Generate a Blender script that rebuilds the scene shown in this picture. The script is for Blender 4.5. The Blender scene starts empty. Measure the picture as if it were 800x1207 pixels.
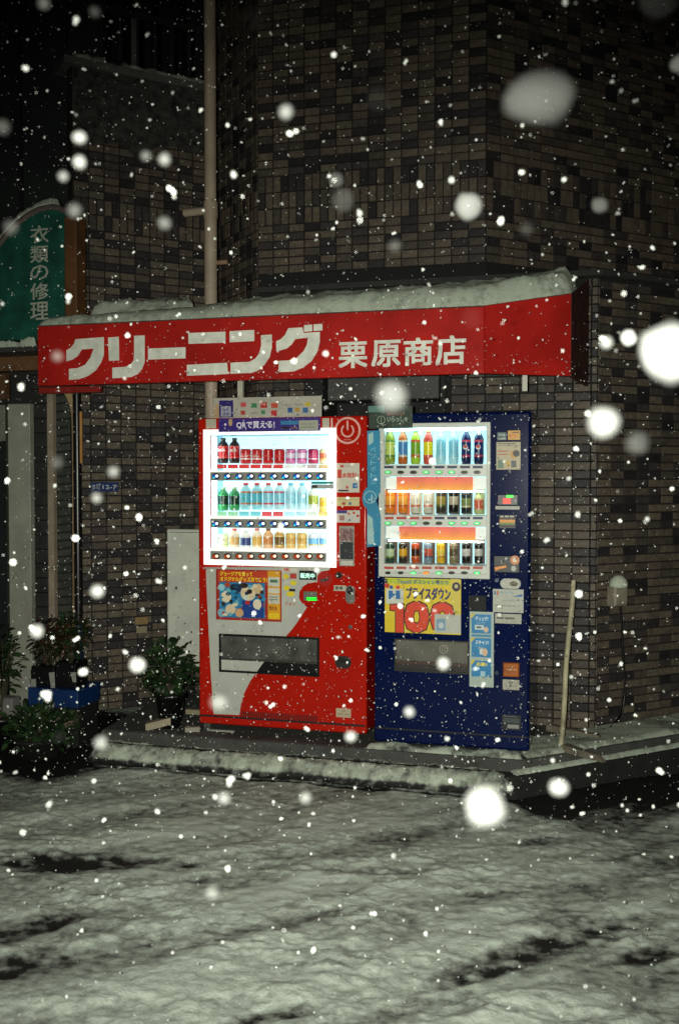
import bpy, bmesh, math, random
from mathutils import Vector, Matrix, noise
random.seed(7)
R = math.radians
sc = bpy.context.scene
COL = sc.collection
# ------------------------------------------------------------------ camera
TH = R(15.0); PI_ = -math.atan(36.5/1173); FPX = 1173.0
CAM = Vector((1.488, -5.554, 1.67))
f0 = Vector((-math.sin(TH), math.cos(TH), 0)); RT = Vector((math.cos(TH), math.sin(TH), 0))
FW = f0*math.cos(PI_) + Vector((0, 0, math.sin(PI_))); UP = -f0*math.sin(PI_) + Vector((0, 0, math.cos(PI_)))
cd = bpy.data.cameras.new('camera'); cam = bpy.data.objects.new('camera', cd); COL.objects.link(cam)
cam.location = CAM; cam.rotation_euler = (math.pi/2 + PI_, 0, TH)
cd.sensor_fit = 'VERTICAL'; cd.sensor_height = 36; cd.lens = 35; cd.clip_start = 0.02; cd.clip_end = 500
cd.dof.use_dof = True; cd.dof.focus_distance = 5.6; cd.dof.aperture_fstop = 4.5
sc.camera = cam
# ------------------------------------------------------------------ world, exposure
w = bpy.data.worlds.new('World'); sc.world = w; w.use_nodes = True
nt = w.node_tree; bg = nt.nodes['Background']
sky = nt.nodes.new('ShaderNodeTexSky'); sky.sky_type = 'NISHITA'; sky.sun_disc = False
sky.sun_elevation = R(-4); sky.sun_rotation = R(200)
nt.links.new(sky.outputs[0], bg.inputs[0]); bg.inputs[1].default_value = 0.05
sc.view_settings.view_transform = 'Standard'; sc.view_settings.look = 'None'
sc.view_settings.exposure = 0; sc.view_settings.gamma = 1
sc.cycles.use_denoising = True
sc.cycles.max_bounces = 6; sc.cycles.transparent_max_bounces = 16
try: sc.cycles.sample_clamp_indirect = 4
except Exception: pass
# ------------------------------------------------------------------ the camera's flash (the one lamp that lit the photograph)
ld = bpy.data.lights.new('camera_flash', 'SPOT'); fl = bpy.data.objects.new('camera_flash', ld); COL.objects.link(fl)
ld.energy = 900; ld.color = (0.985, 1.0, 0.88); ld.spot_size = R(78); ld.spot_blend = 1.0; ld.shadow_soft_size = 0.03
FLASH = CAM - RT*0.10 + Vector((0, 0, 0.03))
fl.location = FLASH

def ray(px, py):
    return FW + RT*((px-400)/FPX) + UP*((603.5-py)/FPX)
def at_y(px, py, Y):
    d = ray(px, py); return CAM + d*((Y-CAM.y)/d.y)
def at_z(px, py, Z):
    d = ray(px, py); return CAM + d*((Z-CAM.z)/d.z)
def at_d(px, py, D):
    return CAM + ray(px, py)*D
def at_pl(px, py, P, n):
    d = ray(px, py); n = Vector(n); return CAM + d*((Vector(P)-CAM).dot(n)/d.dot(n))
def proj(p):
    v = Vector(p)-CAM; z = v.dot(FW)
    return (400+FPX*v.dot(RT)/z, 603.5-FPX*v.dot(UP)/z, z)
fl.rotation_euler = (at_d(405, 735, 5.6)-FLASH).to_track_quat('-Z', 'Y').to_euler()

# ------------------------------------------------------------------ materials
def fbm(x, y, z=0, o=4):
    return noise.fractal(Vector((x, y, z)), 1.0, 2.0, o, noise_basis='PERLIN_ORIGINAL')
def hexc(h):
    h = h.lstrip('#'); c = [int(h[i:i+2], 16)/255 for i in (0, 2, 4)]
    return tuple(x/12.92 if x <= .04045 else ((x+.055)/1.055)**2.4 for x in c)
_mc = {}
def mat(c, rough=.5, metal=0.0, emit=0.0, var=.12, vs=12.0, bump=0.0, bs=60.0, coat=0.0, spec=.5):
    if isinstance(c, str): c = hexc(c)
    key = (c, rough, metal, emit, var, vs, bump, bs, coat, spec)
    if key in _mc: return _mc[key]
    m = bpy.data.materials.new('paint'); m.use_nodes = True; n = m.node_tree; b = n.nodes['Principled BSDF']
    b.inputs['Base Color'].default_value = (*c, 1); b.inputs['Roughness'].default_value = rough
    b.inputs['Metallic'].default_value = metal; b.inputs['Coat Weight'].default_value = coat
    b.inputs['Specular IOR Level'].default_value = spec
    tc = n.nodes.new('ShaderNodeTexCoord')
    if var > 0:
        nz = n.nodes.new('ShaderNodeTexNoise'); nz.inputs['Scale'].default_value = vs; nz.inputs['Detail'].default_value = 6
        n.links.new(tc.outputs['Object'], nz.inputs['Vector'])
        mr = n.nodes.new('ShaderNodeMapRange'); mr.inputs[1].default_value = .3; mr.inputs[2].default_value = .7
        mr.inputs[3].default_value = 1-var; mr.inputs[4].default_value = 1+var
        n.links.new(nz.outputs[0], mr.inputs[0])
        mx = n.nodes.new('ShaderNodeVectorMath'); mx.operation = 'SCALE'; mx.inputs[0].default_value = c
        n.links.new(mr.outputs[0], mx.inputs['Scale']); n.links.new(mx.outputs[0], b.inputs['Base Color'])
    if emit > 0:
        b.inputs['Emission Color'].default_value = (*c, 1); b.inputs['Emission Strength'].default_value = emit
    if bump > 0:
        nb = n.nodes.new('ShaderNodeTexNoise'); nb.inputs['Scale'].default_value = bs; nb.inputs['Detail'].default_value = 5
        n.links.new(tc.outputs['Object'], nb.inputs['Vector'])
        bp = n.nodes.new('ShaderNodeBump'); bp.inputs['Strength'].default_value = bump; bp.inputs['Distance'].default_value = .01
        n.links.new(nb.outputs[0], bp.inputs['Height']); n.links.new(bp.outputs[0], b.inputs['Normal'])
    _mc[key] = m
    return m
def pr(c, emit=0.0): return mat(c, .45, var=.05, vs=30, emit=emit)     # printed film
def glass_mat():
    m = bpy.data.materials.new('window_glass'); m.use_nodes = True; n = m.node_tree; n.nodes.clear()
    o = n.nodes.new('ShaderNodeOutputMaterial'); t = n.nodes.new('ShaderNodeBsdfTransparent'); g = n.nodes.new('ShaderNodeBsdfGlossy')
    g.inputs['Roughness'].default_value = .03; x = n.nodes.new('ShaderNodeMixShader'); f = n.nodes.new('ShaderNodeFresnel'); f.inputs[0].default_value = 1.45
    t.inputs[0].default_value = (.96, .98, .98, 1)
    n.links.new(f.outputs[0], x.inputs[0]); n.links.new(t.outputs[0], x.inputs[1]); n.links.new(g.outputs[0], x.inputs[2]); n.links.new(x.outputs[0], o.inputs[0])
    return m
GLASS = glass_mat()
def snow_mat(name, c=(.60, .64, .55), dirty=(.16, .17, .15), bumpd=.012, thr=.5):
    m = bpy.data.materials.new(name); m.use_nodes = True; n = m.node_tree; b = n.nodes['Principled BSDF']
    b.inputs['Roughness'].default_value = .55; b.inputs['Specular IOR Level'].default_value = .35
    tc = n.nodes.new('ShaderNodeTexCoord')
    a = n.nodes.new('ShaderNodeAttribute'); a.attribute_name = 'bare'
    nz = n.nodes.new('ShaderNodeTexNoise'); nz.inputs['Scale'].default_value = 22; nz.inputs['Detail'].default_value = 9; nz.inputs['Roughness'].default_value = .65
    n.links.new(tc.outputs['Object'], nz.inputs['Vector'])
    mr = n.nodes.new('ShaderNodeMapRange'); mr.inputs[1].default_value = .3; mr.inputs[2].default_value = .7; mr.inputs[3].default_value = -.28; mr.inputs[4].default_value = .28
    n.links.new(nz.outputs[0], mr.inputs[0])
    ad = n.nodes.new('ShaderNodeMath'); ad.operation = 'ADD'; n.links.new(a.outputs['Fac'], ad.inputs[0]); n.links.new(mr.outputs[0], ad.inputs[1])
    cr = n.nodes.new('ShaderNodeValToRGB'); e = cr.color_ramp.elements
    e[0].position = .12; e[0].color = (*c, 1); e[1].position = .85; e[1].color = (.012, .012, .011, 1)
    k = e.new(.45); k.color = (*[x*.55 for x in c], 1); k = e.new(.62); k.color = (*dirty, 1)
    n.links.new(ad.outputs[0], cr.inputs[0]); n.links.new(cr.outputs[0], b.inputs['Base Color'])
    n2 = n.nodes.new('ShaderNodeTexNoise'); n2.inputs['Scale'].default_value = 90; n2.inputs['Detail'].default_value = 8; n2.inputs['Roughness'].default_value = .7
    n.links.new(tc.outputs['Object'], n2.inputs['Vector'])
    bp = n.nodes.new('ShaderNodeBump'); bp.inputs['Strength'].default_value = .55; bp.inputs['Distance'].default_value = bumpd
    n.links.new(n2.outputs[0], bp.inputs['Height']); n.links.new(bp.outputs[0], b.inputs['Normal'])
    return m
SNOW = snow_mat('fallen_snow', c=(.56, .62, .50))
SLUSH = snow_mat('road_slush', c=(.55, .61, .525), bumpd=.014)
def flake_mat():
    m = bpy.data.materials.new('snowflake'); m.use_nodes = True; n = m.node_tree; n.nodes.clear()
    o = n.nodes.new('ShaderNodeOutputMaterial'); d = n.nodes.new('ShaderNodeBsdfDiffuse'); t = n.nodes.new('ShaderNodeBsdfTranslucent')
    for q in (d, t): q.inputs[0].default_value = (.9, .92, .88, 1)
    a = n.nodes.new('ShaderNodeMixShader'); a.inputs[0].default_value = .5; tr = n.nodes.new('ShaderNodeBsdfTransparent')
    x = n.nodes.new('ShaderNodeMixShader'); oi = n.nodes.new('ShaderNodeObjectInfo')
    n.links.new(d.outputs[0], a.inputs[1]); n.links.new(t.outputs[0], a.inputs[2])
    n.links.new(oi.outputs['Alpha'], x.inputs[0]); n.links.new(tr.outputs[0], x.inputs[1]); n.links.new(a.outputs[0], x.inputs[2]); n.links.new(x.outputs[0], o.inputs[0])
    return m
FLAKE = flake_mat()

# ------------------------------------------------------------------ object helpers
def tag(o, label=None, cat=None, group=None, kind=None):
    if label: o['label'] = label
    if cat: o['category'] = cat
    if group: o['group'] = group
    if kind: o['kind'] = kind
    return o
def empty(name, loc, label, cat, group=None):
    o = bpy.data.objects.new(name, None); COL.objects.link(o); o.location = loc; o.empty_display_size = .1
    return tag(o, label, cat, group)
def root_loc(p):
    v = Vector((0, 0, 0))
    while p is not None: v += p.location; p = p.parent
    return v
_tc = {}
def text_geo(s, off):
    k = (s, off)
    if k not in _tc:
        c = bpy.data.curves.new('lettering', 'FONT'); c.body = s; c.offset = off; c.resolution_u = 2; c.fill_mode = 'BOTH'
        o = bpy.data.objects.new('lettering', c); me = bpy.data.meshes.new_from_object(o)
        vs = [v.co.copy() for v in me.vertices]; fs = [tuple(p.vertices) for p in me.polygons]
        bpy.data.objects.remove(o); bpy.data.meshes.remove(me); bpy.data.curves.remove(c)
        x0 = min(v.x for v in vs); x1 = max(v.x for v in vs); y0 = min(v.y for v in vs); y1 = max(v.y for v in vs)
        _tc[k] = ([((v.x-x0)/(x1-x0+1e-9), (v.y-y0)/(y1-y0+1e-9)) for v in vs], fs)
    return _tc[k]
class MB:
    def __init__(s, tf=None): s.v = []; s.f = []; s.mi = []; s.sm = []; s.mats = []; s.tf = tf
    def m(s, m):
        if m not in s.mats: s.mats.append(m)
        return s.mats.index(m)
    def add(s, vs, fs, m, smooth=False):
        b = len(s.v); s.v += [tuple(s.tf(*p)) if s.tf else tuple(p) for p in vs]; i = s.m(m)
        for f in fs: s.f.append(tuple(b+k for k in f)); s.mi.append(i); s.sm.append(smooth)
    def box(s, x0, x1, y0, y1, z0, z1, m, cut=0.0):
        if x0 > x1: x0, x1 = x1, x0
        if y0 > y1: y0, y1 = y1, y0
        if z0 > z1: z0, z1 = z1, z0
        v = [(x, y, z) for z in (z0, z1) for y in (y0, y1) for x in (x0, x1)]
        if cut:
            c = cut   # bevelled front: inset front face
            v = [(x0, y0+c, z0), (x1, y0+c, z0), (x0, y1, z0), (x1, y1, z0), (x0, y0+c, z1), (x1, y0+c, z1), (x0, y1, z1), (x1, y1, z1),
                 (x0+c, y0, z0+c), (x1-c, y0, z0+c), (x0+c, y0, z1-c), (x1-c, y0, z1-c)]
            s.add(v, [(8, 9, 11, 10), (0, 1, 9, 8), (1, 5, 11, 9), (5, 4, 10, 11), (4, 0, 8, 10), (2, 6, 7, 3), (0, 4, 6, 2), (1, 3, 7, 5), (4, 5, 7, 6), (0, 2, 3, 1)], m); return
        s.add(v, [(0, 1, 5, 4), (1, 3, 7, 5), (3, 2, 6, 7), (2, 0, 4, 6), (4, 5, 7, 6), (0, 2, 3, 1)], m)
    def prism(s, pts, y0, y1, m):       # polygon in x,z ; front y0, back y1
        a = sum(pts[i][0]*pts[(i+1) % len(pts)][1]-pts[(i+1) % len(pts)][0]*pts[i][1] for i in range(len(pts)))
        if a < 0: pts = pts[::-1]
        n = len(pts)
        v = [(p[0], y0, p[1]) for p in pts]+[(p[0], y1, p[1]) for p in pts]
        s.add(v, [tuple(range(n)), tuple(range(2*n-1, n-1, -1))]+[(i, n+i, n+(i+1) % n, (i+1) % n) for i in range(n)], m)
    def slab(s, pts, z0, z1, m):        # polygon in x,y
        a = sum(pts[i][0]*pts[(i+1) % len(pts)][1]-pts[(i+1) % len(pts)][0]*pts[i][1] for i in range(len(pts)))
        if a < 0: pts = pts[::-1]
        n = len(pts)
        v = [(p[0], p[1], z1) for p in pts]+[(p[0], p[1], z0) for p in pts]
        s.add(v, [tuple(range(n)), tuple(range(2*n-1, n-1, -1))]+[(i, n+i, n+(i+1) % n, (i+1) % n) for i in range(n)], m)
    def disc(s, cx, cz, rx, rz, y0, y1, m, n=20, a0=0, a1=2*math.pi):
        k = n if a1-a0 > 6.28 else n+1
        p = [(cx+rx*math.cos(a0+(a1-a0)*i/n), cz+rz*math.sin(a0+(a1-a0)*i/n)) for i in range(k)]
        s.prism(p, y0, y1, m)
    def ring(s, cx, cz, r0, r1, y0, y1, m, n=28, a0=0, a1=2*math.pi):
        v = []; f = []
        for i in range(n+1):
            a = a0+(a1-a0)*i/n
            for r, y in ((r0, y0), (r1, y0), (r1, y1), (r0, y1)): v.append((cx+r*math.cos(a), y, cz+r*math.sin(a)))
        for i in range(n):
            for j in range(4): f.append((4*i+j, 4*i+(j+1) % 4, 4*i+4+(j+1) % 4, 4*i+4+j))
        s.add(v, [q[::-1] for q in f], m)
    def text(s, t, x0, x1, z0, z1, y, m, off=0.0):
        vs, fs = text_geo(t, 0); e = off*(z1-z0)*1.1; e = max(-1, e)   # heavier weight: the same glyphs printed slightly apart
        sh = [(0, 0)] if off <= 0 else  [(-e, -e), (e, -e), (-e, e), (e, e), (0, 0)]
        for k, (dx, dz) in enumerate(sh):
            s.add([(x0+e+(x1-x0-2*e)*a+dx, y-.00004*k, z0+e+(z1-z0-2*e)*b+dz) for a, b in vs], fs, m)
    def lathe(s, c, prof, n=12, smooth=True):   # prof: list of (r, z, material)
        v = []; 
        for r, z, _ in prof:
            for i in range(n): a = 2*math.pi*i/n; v.append((c[0]+r*math.cos(a), c[1]+r*math.sin(a), c[2]+z))
        b = len(s.v); s.v += [tuple(s.tf(*p)) if s.tf else p for p in v]
        for j in range(len(prof)-1):
            mi = s.m(prof[j][2])
            for i in range(n):
                k = (i+1) % n; s.f.append((b+j*n+i, b+j*n+k, b+(j+1)*n+k, b+(j+1)*n+i)); s.mi.append(mi); s.sm.append(smooth)
        s.f.append(tuple(b+i for i in range(n))[::-1]); s.mi.append(s.m(prof[0][2])); s.sm.append(False)
        s.f.append(tuple(b+(len(prof)-1)*n+i for i in range(n))); s.mi.append(s.m(prof[-1][2])); s.sm.append(False)
    def tube(s, pts, r, m, n=10, cap=True):
        pts = [Vector(p) for p in pts]; rs = r if isinstance(r, (list, tuple)) else [r]*len(pts); v = []; f = []
        for i, p in enumerate(pts):
            t = (pts[min(i+1, len(pts)-1)]-pts[max(i-1, 0)]).normalized()
            a = t.cross(Vector((0, 0, 1)) if abs(t.z) < .9 else Vector((1, 0, 0))).normalized(); b = t.cross(a)
            for k in range(n):
                q = 2*math.pi*k/n; v.append(p+a*(rs[i]*math.cos(q))+b*(rs[i]*math.sin(q)))
        for i in range(len(pts)-1):
            for k in range(n): f.append((i*n+k, i*n+(k+1) % n, (i+1)*n+(k+1) % n, (i+1)*n+k))
        s.add(v, f, m, True)
        if cap: s.add(v[:n], [tuple(range(n))[::-1]], m); s.add(v[-n:], [tuple(range(n))], m)
    def build(s, name, parent=None, label=None, cat=None, group=None, kind=None, bevel=0):
        me = bpy.data.meshes.new(name); o = bpy.data.objects.new(name, me); L = root_loc(parent) if parent is not None else None
        vs = s.v
        if parent is None and vs and kind != 'structure':      # own origin at base centre
            L = Vector((sum(p[0] for p in vs)/len(vs), sum(p[1] for p in vs)/len(vs), min(p[2] for p in vs))); o.location = L
        if L is not None: vs = [(p[0]-L.x, p[1]-L.y, p[2]-L.z) for p in vs]
        me.from_pydata(vs, [], s.f)
        for m in s.mats: me.materials.append(m)
        me.polygons.foreach_set('material_index', s.mi); me.polygons.foreach_set('use_smooth', s.sm); me.update()
        COL.objects.link(o)
        if parent is not None: o.parent = parent
        if bevel:
            b = o.modifiers.new('bevel', 'BEVEL'); b.width = bevel; b.segments = 2; b.limit_method = 'ANGLE'
        return tag(o, label, cat, group, kind)
# rectangle on a plane y=Y, measured in the photograph
def RC(l, t, r, b, Y=0.0):
    mu, mv = (l+r)/2, (t+b)/2
    return at_y(l, mv, Y).x, at_y(r, mv, Y).x, at_y(mu, b, Y).z, at_y(mu, t, Y).z

# ================================================================== THE BUILDING
YW = .66
c43, s43 = math.cos(R(43)), math.sin(R(43)); q7 = math.sqrt(.5)
GL = at_y(305, 567, YW); UR = at_y(571, 567, YW); LR = at_y(703, 567, YW)
JN = Vector((GL.x-q7*.713, GL.y+q7*.713, 0)); L0 = Vector((JN.x-q7*1.02, JN.y-q7*1.02, 0))
GZ = .16
bld = empty('tiled_building', (0, 0, 0), 'dark brown tiled building with projecting bay behind the drink machines', 'building')
MORT = mat((.014, .013, .012), .95, var=.2, bump=.3)
TC = [(.100, .080, .060), (.125, .100, .074), (.070, .058, .048), (.032, .028, .029), (.112, .088, .066), (.050, .042, .040), (.115, .098, .070), (.022, .020, .022)]
TM = [mat(c, .55, var=.28, vs=35, bump=.12, bs=150, spec=.22) for c in TC]
CW, CH = .106, .0525
def tile_mesh(wd, ht, i):
    b = MB(); b.box(-wd/2, wd/2, -.007, .004, -ht/2, ht/2, TM[i], cut=.0022)
    me = bpy.data.meshes.new('tile'); me.from_pydata(b.v, [], b.f); me.materials.append(TM[i]); me.update(); return me
TMESH = [(tile_mesh(CW-.006, CH-.006, i), tile_mesh(.047, .099, i)) for i in range(len(TM))]
cands = []
def wall(O, D, length, z0, z1, s0=0, holes=(), thick=.12, phase=0.0, name='wall'):
    ang = math.atan2(D.y, D.x); n = Vector((D.y, -D.x, 0)); O = Vector((O.x, O.y, 0))
    b = MB(lambda x, y, z: O+D*x-n*y+Vector((0, 0, z)))
    if not holes: b.box(s0, length, 0, thick, z0, z1, MORT)
    else:
        h = holes[0]; b.box(s0, h[0], 0, thick, z0, z1, MORT); b.box(h[1], length, 0, thick, z0, z1, MORT)
        b.box(h[0], h[1], 0, thick, h[3], z1, MORT)
    wo = b.build(name, bld)
    rows = []; z = z0
    while z+CH <= z1+.001:
        if 3.36 < z+CH/2 < 3.37+.21 and z1 > 4:
            rows.append((z, .105, .053, 1)); z += .105
        else: rows.append((z, CH, CW, 0)); z += CH
    for (z, h, cw, typ) in rows:
        k = math.floor((s0-phase)/cw)
        while True:
            a = phase+k*cw; k += 1
            if a >= length-.01: break
            a0, a1 = max(a, s0), min(a+cw, length)
            if a1-a0 < .02: continue
            cs, cz = (a0+a1)/2, z+h/2
            if any(q[0]-.01 < cs < q[1]+.01 and q[2] < cz < q[3] for q in holes): continue
            nz = noise.noise(Vector((cs*1.1, z*1.1, ang)))
            i = random.choices(range(8), [5, 3+3*max(nz, 0), 4, 3, 4, 4, 2+2*max(nz, 0), 2.4])[0]
            cands.append((O+D*cs+Vector((0, 0, cz)), ang, D, n, a1-a0-.006, h-.006, typ, i, wo, abs((a1-a0)-cw) < .002))
D1 = Vector((1, 0, 0)); DR = Vector((c43, s43, 0)); DL = Vector((q7, q7, 0)); DC = Vector((q7, -q7, 0)); DB = Vector((0, 1, 0))
ZT = 6.3
LEDGE = 2.90
fw_len = UR.x-GL.x
wall(GL, D1, fw_len, LEDGE+.12, ZT)
ho = (at_y(376, 500, YW).x-GL.x, at_y(525, 500, YW).x-GL.x, GZ, 2.60)
wall(GL, D1, LR.x-GL.x, GZ, LEDGE, holes=(ho,))
wall(Vector((LR.x, LR.y, 0)), DB, .08, GZ, LEDGE)
wall(UR, DR, 4.6, LEDGE+.12, ZT)
sC = (LR.x-UR.x)/c43
LR2 = Vector((LR.x, LR.y+.08, 0)); wall(LR2, DR, 4.6, GZ, LEDGE)
wall(JN, DC, .713, GZ, ZT)
wall(L0, DL, 1.02, .1, 4.42)
# pick the 300 best seen whole tiles as objects, the rest is one mesh
OCC = [(228, 480, 632, 895), (42, 322, 694, 462), (195, 620, 236, 860), (240, 0, 258, 500), (253, 464, 380, 510), (100, 845, 200, 900), (630, 680, 665, 890)]
sc_ = []
for j, c in enumerate(cands):
    u, v, d = proj(c[0])
    if 4 < u < 796 and 4 < v < 1200 and d > 0 and c[9] and not any(o[0] < u < o[2] and o[1] < v < o[3] for o in OCC) and (c[0]-CAM).dot(c[3]) < -1:
        e = proj(c[0]+c[2]*.05); g = proj(c[0]-c[2]*.05)
        sc_.append((-(abs(e[0]-g[0]))*(.02 if False else 1)/d - (0.3 if v > 455 else 0), j))
sc_.sort(); best = set(j for _, j in sc_[:296])
rest = MB()
for j, (p, ang, D, n, wd, ht, typ, i, wo, full) in enumerate(cands):
    off = random.uniform(-.0012, .0012)
    if j in best:
        o = bpy.data.objects.new('tile', TMESH[i][typ]); COL.objects.link(o); o.parent = wo
        o.location = p+n*off; o.rotation_euler = (random.uniform(-.012, .012), 0, ang+random.uniform(-.012, .012))
    else:
        rest.tf = lambda x, y, z, p=p, D=D, n=n, off=off, t=random.uniform(-.012, .012): p+D*x-n*(y-off+x*t)+Vector((0, 0, z))
        c = .0022; x1, z1 = wd/2, ht/2
        rest.add([(-x1, 0.004, -z1), (x1, .004, -z1), (x1, .004, z1), (-x1, .004, z1), (-x1+c, -.007, -z1+c), (x1-c, -.007, -z1+c), (x1-c, -.007, z1-c), (-x1+c, -.007, z1-c)],
                 [(4, 5, 6, 7), (0, 1, 5, 4), (1, 2, 6, 5), (2, 3, 7, 6), (3, 0, 4, 7)], TM[i])
rest.build('tile_cladding', bld, kind='stuff')
CONC = mat((.10, .098, .088), .9, var=.3, vs=8, bump=.5, bs=70)
DARK = mat((.012, .012, .012), .8, var=.2)
GREYP = mat((.055, .055, .052), .6, var=.2, vs=6)
b = MB()   # ledge between lower block and the upper bay
b.slab([(GL.x-.02, GL.y-.03), (LR.x+.02, LR.y-.03), (LR.x+.02+c43*4.6, LR.y+.06+s43*4.6), (UR.x+c43*4.6, UR.y+.5+s43*4.6), (UR.x+.3, UR.y+.5), (GL.x+.05, GL.y+.3)], LEDGE, LEDGE+.035, mat((.03, .03, .028), .9))
b.slab([(GL.x+.01, GL.y+.01), (UR.x, UR.y+.01), (UR.x+c43*4.6, UR.y+.01+s43*4.6), (UR.x+c43*4.6, UR.y+.5+s43*4.6), (GL.x+.2, GL.y+.5)], LEDGE+.036, LEDGE+.119, mat((.008, .008, .008), .9)); b.build('ledge', bld)  # near-black filler band: the shadow gap under the upper wall, as colour
b = MB(lambda x, y, z: L0+DL*x-Vector((q7, -q7, 0))*y+Vector((0, 0, z)))    # parapet of the lower left wing
b.box(-.06, 1.02, -.04, .2, 4.42, 4.47, CONC); b.build('parapet_cap', bld)
PLAST = mat((.040, .038, .034), .9, var=.75, vs=22, bump=.8, bs=45)
r0 = MB(lambda x, y, z: L0+DL*x-Vector((q7, -q7, 0))*y+Vector((0, 0, z)))
PN = 26; vs_ = []; fs_ = []
for i in range(PN+1):
    for j in range(13):
        x_ = -.0+1.02*i/PN; lo = 3.98+.16*fbm(x_*3, 1, 60)-.05+.10*x_; z_ = lo+(4.42-lo)*j/12; vs_.append((x_, -.0085-.004*min(1, j/2)-.0015*fbm(x_*20, z_*20, 61), z_))
for i in range(PN):
    for j in range(12): a_ = i*13+j; fs_.append((a_, a_+13, a_+14, a_+1))
r0.add(vs_, fs_, PLAST, True); r0.build('render_patch', bld)
r1 = MB(lambda x, y, z: L0+DL*x-Vector((q7, -q7, 0))*y+Vector((0, 0, z)))
r1.box(-.05, 1.0, .05, .07, 4.86, 4.90, DARK)
for k in range(9): r1.box(-.04+k*.125, -.02+k*.125, .05, .07, 4.47, 4.86, DARK)
r1.box(.42, .455, .03, .05, 4.5, 4.84, mat((.10, .10, .095), .6))
r1.build('railing', bld)
# recess behind the machines with shutter box
x0, x1 = GL.x+ho[0], GL.x+ho[1]
b = MB(); b.box(x0, x1, YW+.35, YW+.4, GZ, 2.60, DARK); b.build('recess_wall', bld)
b = MB(); bx = RC(386, 440, 517, 471, YW+.05); b.box(bx[0], bx[1], YW+.05, YW+.3, bx[2], 2.599, GREYP, cut=.004); b.build('shutter_box', bld)
b = MB(); b.box(x0+.001, x0+.03, YW-.02, YW+.34, GZ, 2.598, DARK); b.box(x1-.03, x1-.001, YW-.02, YW+.34, GZ, 2.598, DARK); b.build('door_frame', bld)
# building mass behind, so nothing is hollow
b = MB(); b.box(GL.x+.1, UR.x+2.2, 3.3, 3.4, 0, ZT, DARK); b.build('rear_wall', bld)

# ================================================================== PLATFORM, KERB, ROAD
K = at_z(606, 916, .09); KX, KY = K.x, K.y
KL = at_y(110, 905, KY).x
def offp(d): return (KX+d*s43*0-0, KY)
SLAB = mat((.060, .060, .055), .85, var=.35, vs=7, bump=.5, bs=50)
KERB = mat((.012, .012, .011), .9, var=.35, vs=9, bump=.6, bs=60)
far = 5.0
b = MB(); b.slab([(KL, KY), (KX, KY), (KX+c43*far, KY+s43*far), (KX+c43*far-1, 5.2), (KL-.1, 5.2)], -.1, .09, KERB)
b.build('kerb', kind='structure', bevel=.015)
S1 = (at_y(118, 872, -.13).x, -.13); S2x = at_z(622, 896, GZ)
b = MB(); b.slab([S1, (S2x.x-.02, -.13), (S2x.x-.02+c43*far, -.13+s43*far), (S2x.x+c43*far-1, 5.0), (S1[0]-.3, 5.0)], 0, GZ, SLAB)
b.build('pavement', kind='structure', bevel=.02)

def snow_patch(name, front, back, thick, nu, nv, label, seedz=0, edge=.18, rough=.35, mate=None, lumps=1.0, kind='stuff', cat=None, barefn=None, backthin=False):
    """a layer of snow lofted between two polylines (lists of points on the surface it lies on)"""
    def samp(pl, t):
        L = [0]
        for a, b_ in zip(pl, pl[1:]): L.append(L[-1]+(Vector(b_)-Vector(a)).length)
        s = t*L[-1]
        for i in range(len(pl)-1):
            if s <= L[i+1]+1e-9: return Vector(pl[i]).lerp(Vector(pl[i+1]), (s-L[i])/max(L[i+1]-L[i], 1e-9))
        return Vector(pl[-1])
    v = []; f = []; bare = []
    for i in range(nu+1):
        A, B = samp(front, i/nu), samp(back, i/nu)
        for j in range(nv+1):
            t = j/nv; p = A.lerp(B, t)
            e = min(1, t/edge)*min(1, (1-t)/edge)*min(1, i/nu/.02+.0)*min(1, (1-i/nu)/.02)
            e = math.sqrt(max(e, 0))
            n_ = 1+rough*fbm(p.x*7, p.y*7+p.z*5, seedz)+.25*rough*fbm(p.x*35, p.y*35, p.z*30+seedz)
            h = thick*e*n_*(lumps(i/nu) if callable(lumps) else lumps)
            q = p+Vector((0, 0, h))
            if t < .1: q += Vector((0, -.006*fbm(p.x*25, p.z*20, 3+seedz), .0))
            v.append(q); bare.append(barefn(p) if barefn else max(0, .12+.25*fbm(p.x*3, p.y*5, 9+seedz)))
    for i in range(nu):
        for j in range(nv):
            a = i*(nv+1)+j; f.append((a, a+nv+1, a+nv+2, a+1))
    b = MB(); b.add(v, f, mate or SNOW, True); o = b.build(name, None, label, cat, None, kind)
    at = o.data.attributes.new('bare', 'FLOAT', 'POINT'); at.data.foreach_set('value', bare)
    return o

# bare, wet patches: (px, py, half length px, half depth px, tilt px)
PATCH = [(60, 1012, 95, 9, 4, 1.0), (175, 1014, 45, 6, 3, .8), (270, 1036, 55, 7, -4, .75), (30, 1090, 60, 10, -16, .85), (20, 1134, 50, 12, -10, .9), (400, 1024, 70, 5, 0, .5),
         (600, 1124, 66, 9, -26, 1.0), (700, 1098, 60, 8, -16, .8), (785, 1116, 40, 7, -10, 1.0), (470, 1190, 70, 9, -16, .6), (320, 1194, 40, 8, -8, .9), (700, 1085, 50, 8, 0, .45),
         (560, 1188, 30, 6, -6, .6), (470, 985, 60, 5, 0, .35), (760, 1010, 60, 5, -3, .35), (100, 1190, 50, 6, -10, .5), (640, 990, 40, 4, -2, .4), (230, 960, 50, 4, 3, .3), (600, 1050, 80, 6, -8, .35), (360, 1080, 60, 6, -10, .4)]
PW = []
for (px, py, hl, hd, tl, st) in PATCH:
    c = at_z(px, py, 0); a = at_z(px+hl, py+tl, 0)-c; d = at_z(px, py+hd, 0)-c
    PW.append((c, a.xy, a.xy.length, d.length, st))
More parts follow.
